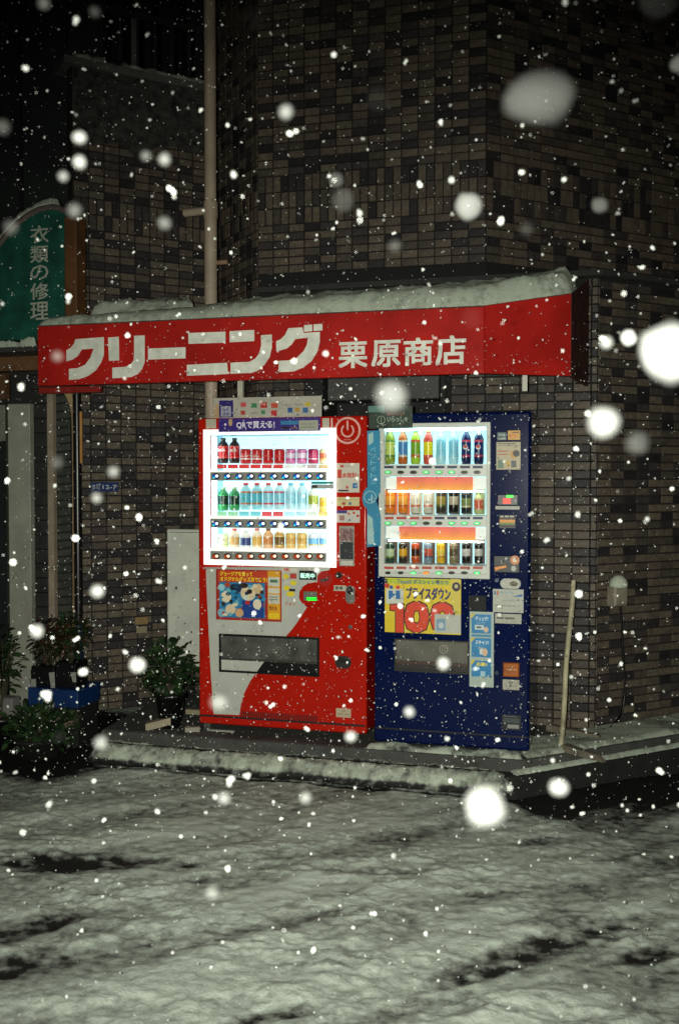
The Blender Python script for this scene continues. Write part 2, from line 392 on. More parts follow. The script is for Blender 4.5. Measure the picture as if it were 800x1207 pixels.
def bare_at(x, y):
    w_ = 0
    for c, a, la, ld_, st in PW:
        dx, dy = x-c.x, y-c.y
        if abs(dx) > 1.2 or abs(dy) > 1.2: continue
        ux, uy = a.x/la, a.y/la
        s = (dx*ux+dy*uy)/la; t = (-dx*uy+dy*ux)/ld_
        q = s*s+t*t
        if q < 4: w_ = max(w_, st*.66*max(0, 1-q*.38)*(1+.9*fbm(x*9, y*14, 33, 3)))
    # gutter by the right-hand kerb, and ground under the plants on the left
    t = (x-KX)*c43+(y-KY)*s43; dd = -((x-KX)*(-s43)+(y-KY)*c43)
    if t > -.12 and dd > -.1: w_ = max(w_, min(1, (t+.12)/.12)*(1.35-max(dd, 0)/.55))
    if y > -.62 and KL-.1 < x < KX+.1: w_ = max(w_, .75-abs(y-KY+.07)/.055)  # dark line at the front kerb's foot: its shadow painted into the mask
    if x < KL+.15: w_ = max(w_, min(1, (KL+.15-x)/.3)*min(1.3, (y+.72)/.28))
    return max(0, min(1.3, w_))
def axis(a, b, st, far_):
    r = []; x = a
    while x <= b: r.append(x); x += st
    g = st; lo = a; hi = r[-1]; L = []
    while lo > -far_: g *= 1.6; lo -= g; L.append(lo)
    g = st; H = []
    while hi < far_: g *= 1.6; hi += g; H.append(hi)
    return L[::-1]+r+H
xs = axis(-2.6, 3.2, .0105, 90); ys = axis(-3.4, .3, .0105, 90)
sd = (at_z(720, 1085, 0)-at_z(545, 1145, 0)).xy.normalized()
v = []; bare = []
for y in ys:
    for x in xs:
        if -3 < x < 3.6 and -3.8 < y < .8:
            a = x*sd.x+y*sd.y; c = -x*sd.y+y*sd.x
            near = max(.35, min(1, (KY-y)/1.5)); mk = max(0, min(1, .5+1.5*fbm(x*1.3+3, y*2.6, 40, 2)))*near
            h = .013*fbm(a*1.4, c*4.5, 1, 3)+(.004+.009*mk)*fbm(x*5+.6*fbm(x*3, y*3, 50, 2), y*9, 4, 5)+.0095*mk*abs(fbm(x*11+fbm(x*5, y*5, 51, 2), y*15, 7, 4))+(.002+.0045*mk)*fbm(x*40, y*46, 8, 3)
            bw = bare_at(x, y)+.19+.17*(1-near)+.36*fbm(a*1.3, c*4.2, 12, 5)+.14*max(-.5, min(1, -h/.02))+.15*fbm(x*11, y*19, 15, 4); bw = max(0, bw)
            h = h*(1-.75*min(bw, 1))-.022*min(bw, 1)
            if y > KY-.03 and (x-KX)*(-s43)+(y-KY)*c43 > -.03 and x > KL: h = -.06
        else: h = .02*fbm(x*.3, y*.3); bw = .3
        v.append((x, y, h)); bare.append(bw)
nx = len(xs)
f = [(j*nx+i, j*nx+i+1, (j+1)*nx+i+1, (j+1)*nx+i) for j in range(len(ys)-1) for i in range(nx-1)]
b = MB(); b.add(v, f, SLUSH, True); o = b.build('snowy_road', kind='structure')
at = o.data.attributes.new('bare', 'FLOAT', 'POINT'); at.data.foreach_set('value', bare)

# snow on the kerb ledge and pavement edge
zl = .092
v = []; f = []; bare = []; NU, NV = 420, 44
for i in range(NU+1):
    x = KL-.03+(KX+.02-KL)*i/NU; el = min(1, i/8)
    for j in range(NV+1):
        t = j/NV; d = -.075+t*.40            # distance behind the kerb line
        n_ = fbm(x*6, d*14, 1)+.5*fbm(x*22, d*30, 2); n2 = fbm(x*45, d*45, 3)
        if d < .03: z = .004+(.096)*math.sin(min(1, max(0, (d+.065)/.095))*math.pi/2)**.8+.010*n_*min(1, t*6)
        else: z = .100+.010*n_
        g = math.exp(-((d-.07+.012*n_)/.017)**2); z -= .034*g
        if d > .2: z += .022*math.sin(min(1, (d-.2)/.06)*math.pi/2)*(1-max(0, (d-.29)/.035)**2)+.008*n_
        e2 = min(1, (NU-i)/16); z = z*el*(.12+.88*math.sqrt(1-(1-e2)**2))+.006*n2*min(1, t*5); y_ = KY+d+.006*n_
        v.append((x, y_, z)); bare.append(max(0, .38+.26*n_+1.25*g*(.8+.7*fbm(x*4, d*40, 4))+(.5 if d < -.055 else 0)+.25*max(0, (d-.27)/.05)))  # outer foot darkened too, part of the painted shadow line
for i in range(NU):
    for j in range(NV): a = i*(NV+1)+j; f.append((a, a+NV+1, a+NV+2, a+1))
b = MB(); b.add(v, f, SNOW, True); o = b.build('kerb_snow', None, 'lumpy snow covering the front kerb below the machines', None, None, 'stuff')
at = o.data.attributes.new('bare', 'FLOAT', 'POINT'); at.data.foreach_set('value', bare)
e1 = Vector((c43, s43, 0)); n1 = Vector((-s43, c43, 0)); K3 = Vector((KX, KY, zl))
snow_patch('kerb_snow', [K3+n1*.01+e1*.02, K3+n1*.01+e1*4], [K3+n1*.13+e1*.05, K3+n1*.13+e1*4], .022, 240, 8, 'snow on the kerb right of the corner', 3, edge=.3)
P3 = Vector((S2x.x-.02, -.13, GZ+.002))
def shelt(p):
    return .42+.35*fbm(p.x*4, p.y*4, 5)
snow_patch('pavement_snow', [P3+e1*.03+n1*.01, P3+e1*4+n1*.01], [P3+e1*.12+n1*.33, P3+e1*4+n1*.42], .022, 200, 26, 'thin snow on the pavement by the right wall', 4, edge=.12, barefn=lambda p: .22+.3*fbm(p.x*4, p.y*4, 5))
xa = at_z(440, 872, GZ).x
snow_patch('pavement_snow', [(xa, -.135, GZ+.002), (S2x.x-.03, -.135, GZ+.002)], [(xa, -.03, GZ+.002), (S2x.x-.05, -.03, GZ+.002)], .022, 120, 8, 'crumbly snow ridge in front of the blue machine', 6, edge=.35, rough=.6, barefn=lambda p: .3+.5*fbm(p.x*6, p.y*9, 5))

# ================================================================== AWNING
YA = -.15
A_b = at_y(45, 457, YA); B_b = at_y(571, 440, YA); zb = 2.25; zt = 2.61
C2 = at_d(671, 567, 5.515/1.0); D2 = at_d(692, 567, 6.01)
ax, bxx = A_b.x, B_b.x
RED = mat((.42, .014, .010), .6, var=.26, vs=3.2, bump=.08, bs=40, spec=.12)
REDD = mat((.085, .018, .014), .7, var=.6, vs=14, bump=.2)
aw = empty('awning', ((ax+bxx)/2, YA, zb), 'red awning with white lettering and a layer of snow', 'awning')
b = MB(); b.box(ax, bxx-.004, YA, YA+.03, zb, zt, RED, cut=.004); b.build('fascia_panel', aw)
Cx, Cy, Dx, Dy = C2.x, C2.y, D2.x, D2.y
def vpanel(mb, p, q, zp0, zp1, zq0, zq1, m, th=.03, outward=None):
    d = Vector((q[0]-p[0], q[1]-p[1], 0)).normalized(); n = Vector((-d.y, d.x, 0))*th
    P, Q = Vector((p[0], p[1], 0)), Vector((q[0], q[1], 0)); z = lambda a, h: a+Vector((0, 0, h))
    mb.add([z(P, zp0), z(Q, zq0), z(Q, zq1), z(P, zp1), z(P+n, zp0), z(Q+n, zq0), z(Q+n, zq1), z(P+n, zp1)],
           [(0, 1, 2, 3), (5, 4, 7, 6), (1, 5, 6, 2), (4, 0, 3, 7), (3, 2, 6, 7), (4, 5, 1, 0)], m)
b = MB(); vpanel(b, (bxx, YA-.001), (Cx, Cy), zb, zt+.002, zb, 2.70, RED); b.build('fascia_panel', aw)
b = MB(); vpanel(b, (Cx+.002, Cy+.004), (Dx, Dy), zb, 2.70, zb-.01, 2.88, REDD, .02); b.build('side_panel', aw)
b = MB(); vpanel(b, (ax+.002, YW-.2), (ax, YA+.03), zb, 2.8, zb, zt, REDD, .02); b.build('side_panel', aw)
# fabric roof rising to the wall
ROOF = mat((.11, .105, .09), .8, var=.35, vs=9, bump=.5, bs=30)
zr = 2.89
Fp = [Vector((ax, YA+.01, zt+.003)), Vector((at_y(255, 567, YA).x, YA+.01, zt+.003)), Vector((at_y(305, 567, YA).x, YA+.01, zt+.003)), Vector((bxx, YA+.01, zt+.003)), Vector((Cx, Cy+.01, 2.703))]
Bp = [Vector((L0.x, L0.y-.02, zr-.14)), Vector((JN.x, JN.y-.02, zr)), Vector((GL.x, GL.y-.02, zr)), Vector((UR.x, UR.y-.02, zr)), Vector((Dx, YW-.02, zr))]
b = MB(); vv = Fp+Bp+[p-Vector((0, 0, .012)) for p in Fp+Bp]
ff = [(i, i+1, 6+i, 5+i) for i in range(4)]+[(10+i, 15+i, 16+i, 11+i) for i in range(4)]+[(i, 10+i, 11+i, i+1) for i in range(4)]+[(4, 14, 19, 9), (0, 5, 15, 10)]
b.add(vv, ff, ROOF); b.build('roof_sheet', aw)
b = MB(); b.box(ax+.01, bxx-.01, YA+.035, YA+.06, zb+.006, zb+.035, mat('#6a665c', .5, metal=.3)); b.build('frame_rail', aw)
# lettering
WH = mat((.76, .77, .67), .5, var=.16, vs=14)
KATA = [[(89.5, 400), (123, 397.5), (123, 418), (120, 427), (114, 436), (105, 443), (94, 447), (82, 448), (82, 435), (92, 434), (101, 430), (107, 422), (111, 411), (97, 412), (92, 420), (86, 424), (79, 426), (79, 413), (84, 410), (88, 405)],
        [(128, 398), (140.5, 397), (141, 425), (129, 425.3)],
        [(158.6, 396), (171, 395.4), (171, 427), (168, 435), (163, 441), (155, 444.6), (133, 446), (133, 433.5), (148, 432.5), (154, 430), (158, 425), (158.6, 418)],
        [(175, 411), (219, 409.3), (219, 422.5), (175, 424)],
        [(222.5, 392.7), (266, 391), (266, 404), (222.5, 405.5)], [(220.7, 430.2), (268, 427.6), (269, 441), (220.7, 443)],
        [(271, 390.6), (300, 389), (300, 402.2), (271, 403.6)],
        [(308, 395.4), (320.6, 394.4), (320.6, 410), (318, 421), (312, 430), (305, 436.5), (297, 439.6), (272, 440.8), (272, 427.6), (294, 426.6), (301, 423), (305.5, 417), (308, 408)],
        [(340, 387), (356.4, 386), (358, 392.6), (377, 391.4), (377, 403), (374, 415), (367, 426), (357, 433.5), (346, 438), (328.6, 438.8), (328.6, 425.4), (340, 425), (350, 421.5), (358, 414), (362, 406), (363, 398), (348, 400), (344, 406), (338, 411), (326, 414.4), (325.6, 402.4), (331, 400), (336, 395)],
        [(358.4, 383.4), (368, 382.6), (368, 390.6), (358.4, 391.2)], [(369.6, 382.5), (380, 381.8), (380, 389.6), (369.6, 390.3)]]
b = MB()
for pl in KATA:
    b.prism([(lambda q: (q.x, q.z))(at_y(u, v_, YA)) for u, v_ in pl], YA-.003, YA+.001, WH)
b.build('lettering', aw, 'large white katakana lettering')
b = MB()
for ch, l, t, r, bo in (('栗', 399, 403, 433, 434), ('原', 437.5, 401, 472, 432.5), ('商', 475.5, 398, 510, 431), ('店', 513, 395.5, 549, 430)):
    x0, x1, z0, z1 = RC(l, t, r, bo, YA); b.text(ch, x0, x1, z0, z1, YA-.0025, WH, .022)
b.build('lettering', aw, 'smaller white shop name lettering')
for (u, t_, bo) in ((283, 448, 470), (618, 440, 461)):
    x0, x1, z0, z1 = RC(u-3, t_, u+3, bo, .1); b = MB(); b.box(x0, x1, .1, .13, z0, z1+.1, mat('#b9b6a6', .4)); b.build('bracket', aw)
b = MB(); x0, x1, z0, z1 = RC(46, 456, 118, 463, .0); b.box(x0, x1, .0, .03, z0, z1, mat((.25, .015, .01), .5)); b.build('lower_rail', aw)
# snow on the awning
sf = [p+Vector((0, .0, 0)) for p in Fp]; sf[0] = sf[0]+Vector((.01, .0, 0))
def lerpfb(t0):
    return [a.lerp(b_, t0*(.8 if i == 4 else 1)) for i, (a, b_) in enumerate(zip(Fp, Bp))]
snow_patch('awning_snow', [p+Vector((0, -.018, 0)) for p in sf], [a.lerp(b_, k) for a, b_, k in zip(Fp, Bp, (.18, .34, .38, .42, .36))], .10, 300, 16, 'pale greenish snow lying along the front of the awning', 11, edge=.22, rough=.2, lumps=lambda t: .42+.6*min(1, t*1.15)+.18*max(0, t-.85)/.15)
bk = lerpfb(.62)
snow_patch('awning_snow', [lerpfb(.38)[0].lerp(lerpfb(.38)[1], .22), lerpfb(.38)[1].lerp(lerpfb(.38)[0], .12)], [lerpfb(.8)[0].lerp(lerpfb(.8)[1], .25), lerpfb(.8)[1].lerp(lerpfb(.8)[0], .2)], .10, 70, 20, 'higher heap of snow at the back left of the awning', 13, edge=.3, rough=.5)

# ================================================================== DRINK MACHINES
def cabinet(name, root, rect, depth, hole, rd, m, inner, zf, bev=.012):
    x0, x1, z0, z1 = rect; hx0, hx1, hz0, hz1 = hole
    bm = bmesh.new(); bmesh.ops.create_cube(bm, size=1)
    for v_ in bm.verts: v_.co = Vector(((x0+x1)/2+v_.co.x*(x1-x0), depth/2+v_.co.y*depth, (z0+z1)/2+v_.co.z*(z1-z0)))
    bmesh.ops.bevel(bm, geom=[e for e in bm.edges], offset=bev, segments=3, affect='EDGES', profile=.5)
    for f_ in bm.faces: f_.smooth = True
    fr = max((f_ for f_ in bm.faces if f_.normal.y < -.99), key=lambda f_: f_.calc_area())
    vs = sorted(fr.verts, key=lambda q: math.atan2(q.co.z-(z0+z1)/2, q.co.x-(x0+x1)/2))
    bmesh.ops.delete(bm, geom=[fr], context='FACES_ONLY')
    a = [(hx0, hz0), (hx1, hz0), (hx1, hz1), (hx0, hz1)]
    h1 = [bm.verts.new((p[0], 0, p[1])) for p in a]; h2 = [bm.verts.new((p[0], rd, p[1])) for p in a]
    for i in range(4):
        bm.faces.new((vs[i], vs[(i+1) % 4], h1[(i+1) % 4], h1[i]))
        q = bm.faces.new((h1[i], h1[(i+1) % 4], h2[(i+1) % 4], h2[i])); q.material_index = 1
    q = bm.faces.new(h2); q.material_index = 1
    L = root.location
    for v_ in bm.verts: v_.co -= L
    bm.normal_update()
    me = bpy.data.meshes.new(name); bm.to_mesh(me); bm.free(); me.materials.append(m); me.materials.append(inner)
    for p in me.polygons:
        if p.area > .002: p.use_smooth = p.use_smooth and False if p.area > .05 else p.use_smooth
    o = bpy.data.objects.new(name, me); COL.objects.link(o); o.parent = root; return o
def frame_ring(mb, o, i, y0, y1, m):    # o,i rects (x0,x1,z0,z1)
    P = [(o[0], o[2]), (o[1], o[2]), (o[1], o[3]), (o[0], o[3])]; Q = [(i[0], i[2]), (i[1], i[2]), (i[1], i[3]), (i[0], i[3])]
    v_ = [(p[0], y0, p[1]) for p in P]+[(p[0], y0, p[1]) for p in Q]+[(p[0], y1, p[1]) for p in P]+[(p[0], y1, p[1]) for p in Q]
    f_ = []
    for k in range(4):
        j = (k+1) % 4; f_ += [(k, j, 4+j, 4+k), (8+k, 8+j, j, k), (4+k, 4+j, 12+j, 12+k)]
    mb.add(v_, f_, m)
def sticker(parent, l, t, r, b_, base, prints=(), name='sticker', label=None, th=.0015, Y=0.0, emit=0.0):
    """prints in px: ('r',l,t,r,b,col) ('t',str,l,t,r,b,col[,off]) ('c',cx,cy,rx,ry,col) ('p',[(px,py)..],col)"""
    x0, x1, z0, z1 = RC(l, t, r, b_, Y); m = MB(); m.box(x0, x1, Y-th, Y+.0008, z0, z1, pr(base, emit)); y = Y-th
    lv = 0
    for p in prints:
        lv += 1; yy = y-.0003-.00012*lv
        if p[0] == 'r': a = RC(*p[1:5], Y); m.box(a[0], a[1], yy, y+.0002, a[2], a[3], pr(p[5], emit))
        elif p[0] == 't': a = RC(*p[2:6], Y); m.text(p[1], a[0], a[1], a[2], a[3], yy, pr(p[6], emit), p[7] if len(p) > 7 else 0)
        elif p[0] == 'c':
            a = RC(p[1]-p[3], p[2]-p[4], p[1]+p[3], p[2]+p[4], Y); m.disc((a[0]+a[1])/2, (a[2]+a[3])/2, (a[1]-a[0])/2, (a[3]-a[2])/2, yy, y+.0002, pr(p[5], emit), 16)
        elif p[0] == 'p': m.prism([(q.x, q.z) for q in (at_y(u, v_, Y) for u, v_ in p[1])], yy, y+.0002, pr(p[2], emit))
    return m.build(name, parent, label)

# ---------------------------------------------------------------- red machine
VZ = at_y(333, 859, 0).z; rx0 = at_y(234, 670, 0).x; rx1 = at_y(432, 670, 0).x; rzt = at_y(332, 491.5, 0).z
red = empty('red_vending_machine', ((rx0+rx1)/2, 0, GZ), 'red drink machine with white wave panel and brightly lit display window', 'vending machine')
RP = mat((.46, .012, .005), .17, var=.06, vs=4, spec=.2)
WHP = mat((.50, .51, .45), .4, var=.08, vs=6)
LITW = mat((1.0, 1.0, .97), .5, emit=1.5, var=0)
GREY = mat('#8d8d86', .45, var=.1); BLK = mat('#0b0b0c', .35, var=.1); CHR = mat('#b5b5b0', .25, metal=.9, var=.1)
hole = RC(249, 512, 388, 661, 0)
cabinet('cabinet', red, (rx0, rx1, VZ, rzt), .64, hole, .2, RP, mat((.45, .78, .88), .5), VZ)  # inner walls tinted cyan in place of side reflections
b = MB(); frame_ring(b, RC(241, 505.5, 396.5, 667, 0), RC(248, 512, 389, 657.5, 0), -.014, 0.001, mat((1, 1, .97), .4, emit=.72, var=0)); b.build('window_frame', red, 'glowing white window surround')
b = MB(); b.box(hole[0]+.002, hole[1]-.002, .185, .198, hole[2]+.002, hole[3]-.002, mat((.62, .88, .96), .5, emit=.75, var=.14, vs=16)); b.build('light_panel', red)
b = MB(); b.box(hole[0]+.004, hole[1]-.004, .012, .016, hole[2]+.004, hole[3]-.004, GLASS); b.build('glass_pane', red)
for (x_, ) in ((hole[0]+.008,), (hole[1]-.018,)):
    b = MB(); b.box(x_, x_+.01, .022, .05, hole[2]+.01, hole[3]-.01, mat((1, 1, 1), .5, emit=5, var=0)); b.build('light_tube', red)
STR = [(556.5, 566.5), (612, 622.5), (650.5, 660.5)]
for si, (t, bo) in enumerate(STR):
    x0, x1, z0, z1 = RC(249, t-3.5 if si else t-2, 388.5, bo+2, 0)
    b = MB(); b.box(x0, x1, -.010, .175, z0+.012, z1, mat((1, 1, .97), .4, emit=.45, var=0)); sh = b.build('shelf', red)
    x0, x1, z0, z1 = RC(249, t, 385, bo, 0); b = MB(); b.box(x0, x1, -.016, -.0095, z0, z1, mat('#8f8f88', .4), cut=.002); st = b.build('button_strip', red)
    for k in range(10):
        cx = 256+13.6*k; p = at_y(cx, (t+bo)/2, 0)
        b = MB(); b.disc(p.x, p.z, .024, .019, -.021, -.015, BLK, 14)
        b.disc(p.x-.003, p.z-.001, .018, .013, -.024, -.0205, mat('#1f5fd0' if si < 2 else '#b5441e', .25, emit=.25, var=0), 12)
        b.disc(p.x+.008, p.z+.002, .010, .009, -.0265, -.0235, mat('#f6fbff' if si < 2 else '#ffe9d0', .25, emit=.7, var=0), 10)
        if si < 2: b.disc(p.x-.012, p.z-.008, .006, .005, -.0262, -.0233, mat('#20e0d0', .3, emit=.6, var=0), 8)
        b.build('button', st)
for k in range(10):
    for (t, bo, cols_) in ((547.6, 552.2, ['#d83a34']*6+['#e8e4e0']*2+['#c8b0b0', '#e8c890']), (603, 608.4, ['#9fd8b0']*2+['#7fd0d8']*2+['#e05860']*2+['#c0e4f0']*2+['#e0e8d8', '#f0d890'])):
        a = RC(255.4+13.3*k, t, 267+13.3*k, bo, .0175); b = MB(); b.box(a[0], a[1], .0175, .020, a[2], a[3], mat(cols_[k], .5, emit=.45, var=.2, vs=60)); b.build('price_card', red)
# white wave panel
wp = [(243, 670), (390, 668.5), (388, 676), (383.5, 670.5)]
def arc(cx, cy, r_, a0, a1, n=8): return [(cx+r_*math.cos(R(a0+(a1-a0)*i/n)), cy+r_*math.sin(R(a0+(a1-a0)*i/n))) for i in range(n+1)]
wp = [(243, 669.5), (390, 668.5), (389, 673)]+arc(385, 684, 12.5, -90, -190, 8)+arc(368, 702, 15, -80, -235, 9)
wp = [(243, 669.5), (390, 668.5), (388, 672), (379, 673.5), (374.5, 678), (372, 684), (370, 686.5), (362, 688), (355.5, 692.5), (352.5, 699), (353, 706.5), (357, 712), (362, 715.5), (352, 731), (345, 741), (336, 751), (320, 768), (304, 790), (295, 803), (288, 817), (284, 831), (282.5, 842.5), (252, 841.5), (248.5, 790), (246, 740), (243.5, 690)]
b = MB(); b.prism([(q.x, q.z) for q in (at_y(u, v_, 0) for u, v_ in wp)], -.0016, .001, WHP); b.build('white_panel', red)
lf = [(241, 668.4), (395, 667.4), (395, 669), (241, 670.2)]
b = MB(); b.prism([(q.x, q.z) for q in (at_y(u, v_, 0) for u, v_ in lf)], -.006, .001, mat('#c4c2b4', .3, metal=.4)); b.build('trim_strip', red)
# poster (plain stand-in picture: abstract blotches)
_rp = random.Random(3)
_BL = [(_rp.uniform(261, 311), _rp.uniform(689, 725), _rp.uniform(1.2, 3.4), _rp.uniform(1.2, 3), _rp.choice(['#0e2a4a', '#1a1614', '#2f8fb8', '#e6d6b4', '#6fb0c0', '#3a2a1e', '#0d4f78', '#cfe0dc', '#b8452c'])) for _ in range(46)]
sticker(red, 255, 671.5, 332, 731.5, '#a3261b', [
    ('r', 257.5, 673, 330, 686, '#c8401e'), ('r', 259, 686.5, 312.5, 728, '#1b7fb0'), ('r', 316, 673, 330.5, 730, '#e0a01c'),
    ('t', 'ジョージアを買って', 260, 673.8, 298, 679, '#ffe81e', .02), ('t', 'オリジナルグッズ当てよう!', 260, 679.8, 315, 685.6, '#ffe81e', .02),
    ('c', 267, 703, 6, 7, '#e8d9b8'), ('c', 293, 699, 9, 9, '#e3cfa9'), ('c', 305, 694, 5, 6, '#d8b98a'), ('c', 279, 694, 6, 6, '#0f2f52'), ('c', 272, 718, 6, 6, '#e0caa4'), ('c', 262, 722, 5, 5, '#7fb3c8'),
    *[('c', _q[0], _q[1], _q[2], _q[3], _q[4]) for _q in _BL], ('r', 286, 708, 311, 728, '#16408f'), ('c', 304, 712, 5, 6, '#e9dcc0'), ('c', 283, 722, 5, 5, '#d2a878'), ('r', 290, 708, 295, 712, '#c8281e'), ('c', 288, 690, 5, 3, '#2a1a14'), ('c', 262, 692, 4, 4, '#9cd0dc'),
    ('r', 317, 680, 330, 691, '#cfd0c0'), ('r', 317, 693, 330, 699, '#d8d6c6'), ('r', 317, 700.5, 330, 711.5, '#c9cab8'), ('r', 319, 683, 328, 686.5, '#4d7a5c'), ('r', 318, 703, 328, 704, '#6d6d63'), ('r', 318, 706, 328, 707, '#6d6d63'),
    ('t', '当たる', 318, 714, 327, 719, '#7a1f12', .02), ('r', 317, 722, 330, 729, '#f0c61e')], 'poster', 'colourful prize poster with a red frame', th=.004)
sticker(red, 333, 668.5, 350, 704, '#b52a1c', [('r', 333, 668.5, 350, 674, '#d7d0c0'), ('t', '本', 334, 669, 342, 673.6, '#c02018', .03), ('c', 337, 679.5, 3.6, 3, '#e6d020'), ('r', 342, 676, 349.5, 682, '#b9382b'), ('c', 338, 693, 3.6, 3, '#e6d020'), ('c', 346, 687, 4, 3, '#e6d020'),
                                               ('r', 334, 684, 341, 688.5, '#c9c8bc'), ('c', 342.5, 700, 5, 3, '#e6d020'), ('r', 341, 694, 348, 697, '#1a1510')])
sticker(red, 334, 708, 351, 717, '#c6c4b6', [('t', 'アタリ', 336, 710, 348, 714, '#c2463a', .02)])
sticker(red, 352, 668.8, 374, 686, '#b8b6a8', [('t', 'ただいま', 355, 670, 372, 671.8, '#a05048'), ('r', 352.8, 672.5, 373, 683.5, '#07110d')])
b = MB(); a = RC(354, 675.5, 371, 681.5, 0); b.text('販売中', a[0], a[1], a[2], a[3], -.0032, mat('#bdf5e0', .4, emit=.8, var=0), .03); b.build('display_lettering', red)
b = MB(); a = RC(358, 697, 374, 708, 0); b.box(a[0], a[1], -.008, .001, a[2], a[3], mat('#6f6c62', .4), cut=.002)
a = RC(362, 704, 373.5, 707.6, 0); b.box(a[0], a[1], -.0095, -.0075, a[2], a[3], mat('#1cff2a', .4, emit=1.1, var=0)); b.build('display', red)
def lozenge(parent, l, t, r, bo, m, name, y0=-.01, n=16, label=None):
    a = RC(l, t, r, bo, 0); b = MB(); cx, cz, hx, hz = (a[0]+a[1])/2, (a[2]+a[3])/2, (a[1]-a[0])/2, (a[3]-a[2])/2; rr = min(hx, hz); p = []
    for k in range(n):
        an = 2*math.pi*(k+.5)/n; p.append((cx+math.copysign(hx-rr, math.cos(an))+rr*math.cos(an), cz+math.copysign(hz-rr, math.sin(an))+rr*math.sin(an)))
    b.prism(p, y0, .001, m); return b, (cx, cz, hx, hz)
b, q = lozenge(red, 375, 674, 392, 691, mat((.42, .012, .008), .35), 'x', -.008); b.build('lever_plate', red)
b = MB(); b.prism([(k.x, k.z) for k in (at_y(*w_, 0) for w_ in ((377, 683), (389, 680), (387, 684), (380, 686)))], -.016, -.008, mat('#4a3a34', .4)); b.build('return_lever', red)
b, q = lozenge(red, 395.5, 674, 403.5, 682, mat('#44443f', .3, metal=.6), 'x', -.012)
b.disc(q[0], q[1], .014, .014, -.016, -.0115, BLK, 12); b.disc(q[0]-.006, q[1]-.002, .006, .006, -.02, -.0155, mat('#e8e4d8', .3), 8); b.build('lock', red)
sticker(red, 393.5, 690, 408, 696.5, '#b7b4a0', [('c', 397, 693, 2, 2, '#57574d'), ('c', 402, 693, 2, 2, '#57574d')])
b, q = lozenge(red, 407.5, 690, 418.5, 711.5, mat('#8c8b83', .3, metal=.5), 'x', -.01)
b.disc(q[0], q[1]+.025, .018, .022, -.015, -.0095, BLK, 14); b.disc(q[0]-.004, q[1]+.03, .007, .008, -.02, -.0145, CHR, 8); b.build('coin_slot', red)
b = MB(); a = RC(400, 620, 417.5, 667, 0); b.box(a[0], a[1], -.006, .001, a[2], a[3], mat('#9c9a90', .4))
a = RC(401, 639, 416.5, 659, 0); b.box(a[0], a[1], -.011, -.0055, a[2], a[3], mat('#34363a', .35), cut=.003)
a = RC(401, 623, 416.5, 638, 0); b.box(a[0], a[1], -.009, -.0055, a[2], a[3], mat('#8a6a68', .4, var=.9, vs=90)); a = RC(402, 661, 416, 666, 0); b.box(a[0], a[1], -.008, -.0055, a[2], a[3], mat('#c8c5b8', .4))
b.build('bill_reader', red)
# power emblem
p = at_y(409.5, 507.5, 0); EW = mat((.75, .36, .30), .5)
b = MB(); b.ring(p.x, p.z, .066, .078, -.002, .001, EW); b.ring(p.x, p.z, .030, .040, -.002, .001, EW, 24, R(128), R(412))
b.box(p.x-.0055, p.x+.0055, -.002, .001, p.z+.004, p.z+.056, EW); b.text('ENERGY SAVE', p.x-.022, p.x+.022, p.z-.056, p.z-.049, -.0015, EW); b.build('power_emblem', red)
sticker(red, 396.8, 546, 423.5, 580.5, '#cfc8b6', [('r', 401, 548, 405, 551, '#c8443a'), ('t', 'スタンプ', 406, 548, 417, 551, '#7d6a60'), ('t', '1', 397.8, 553.5, 402.6, 563.5, '#c8362a', .04), ('t', '本無料!', 403, 557, 422, 563.5, '#c8564a', .03),
                                                     ('r', 415.5, 569.5, 421, 575.5, '#2d6fa8'), ('c', 409, 574.5, 1.8, 1.8, '#c05a50'), ('r', 398.5, 577.3, 411, 579.3, '#2a2a26')])
sticker(red, 396.8, 586, 423.5, 596.5, '#cfc08a', [('t', 'キャンペーン', 399, 587.5, 421, 590.5, '#7f8a4a'), ('r', 403, 592, 407, 595, '#b03a2e'), ('r', 411, 592, 414, 595, '#3d6a9a')])
sticker(red, 396.8, 601.5, 424, 616, '#cdc6bc', [('r', 396.8, 601.5, 409, 605, '#3a2d7c'), ('r', 400, 607.5, 406, 613.5, '#a87c70'), ('c', 411, 605.5, 1.4, 1.4, '#c8443a'), ('c', 417, 604.5, 1.6, 1.6, '#c8443a'), ('c', 421.5, 608, 1.6, 1.6, '#c03028'), ('c', 412, 613, 1.2, 1.2, '#4a6a90')])
# delivery flap
b = MB(); a = RC(259, 749, 376.5, 794.5, 0); frame_ring(b, a, (a[0]+.012, a[1]-.012, a[2]+.012, a[3]-.012), -.012, .001, BLK); fp = b.build('delivery_port', red)
FLAP = mat((.085, .085, .078), .32, var=.5, vs=9, bump=.1, bs=20)
b = MB(); zz = (a[2]+.012, a[3]-.012); zm = zz[0]+(zz[1]-zz[0])*.36
b.add([(a[0]+.012, -.002, zm), (a[1]-.012, -.002, zm), (a[1]-.012, -.009, zz[1]), (a[0]+.012, -.009, zz[1])], [(0, 1, 2, 3)], FLAP)
b.box(a[0]+.012, a[1]-.012, -.010, -.003, zm-.012, zm, mat('#3c3c37', .3)); b.box(a[0]+.012, a[1]-.012, -.001, .001, zz[0], zm-.012, BLK)
b.ring((a[0]+a[1])/2+.06, zm+.055, .022, .026, -.0105, -.008, mat('#77776c', .5), 20); b.build('flap', fp)
lz, q = lozenge(red, 395, 773, 414, 788, mat((.02, .015, .014), .4), 'x', -.006, n=20); lz.box(q[0]-.03, q[0]+.03, -.011, -.006, q[1]+.002, q[1]+.022, mat('#2a2624', .3), cut=.003); lz.build('coin_return', red)
b = MB(); p = at_y(413, 739, 0); b.disc(p.x, p.z, .012, .012, -.006, .001, CHR, 12); b.disc(p.x, p.z, .005, .005, -.008, -.0055, BLK, 8); b.build('lock', red)
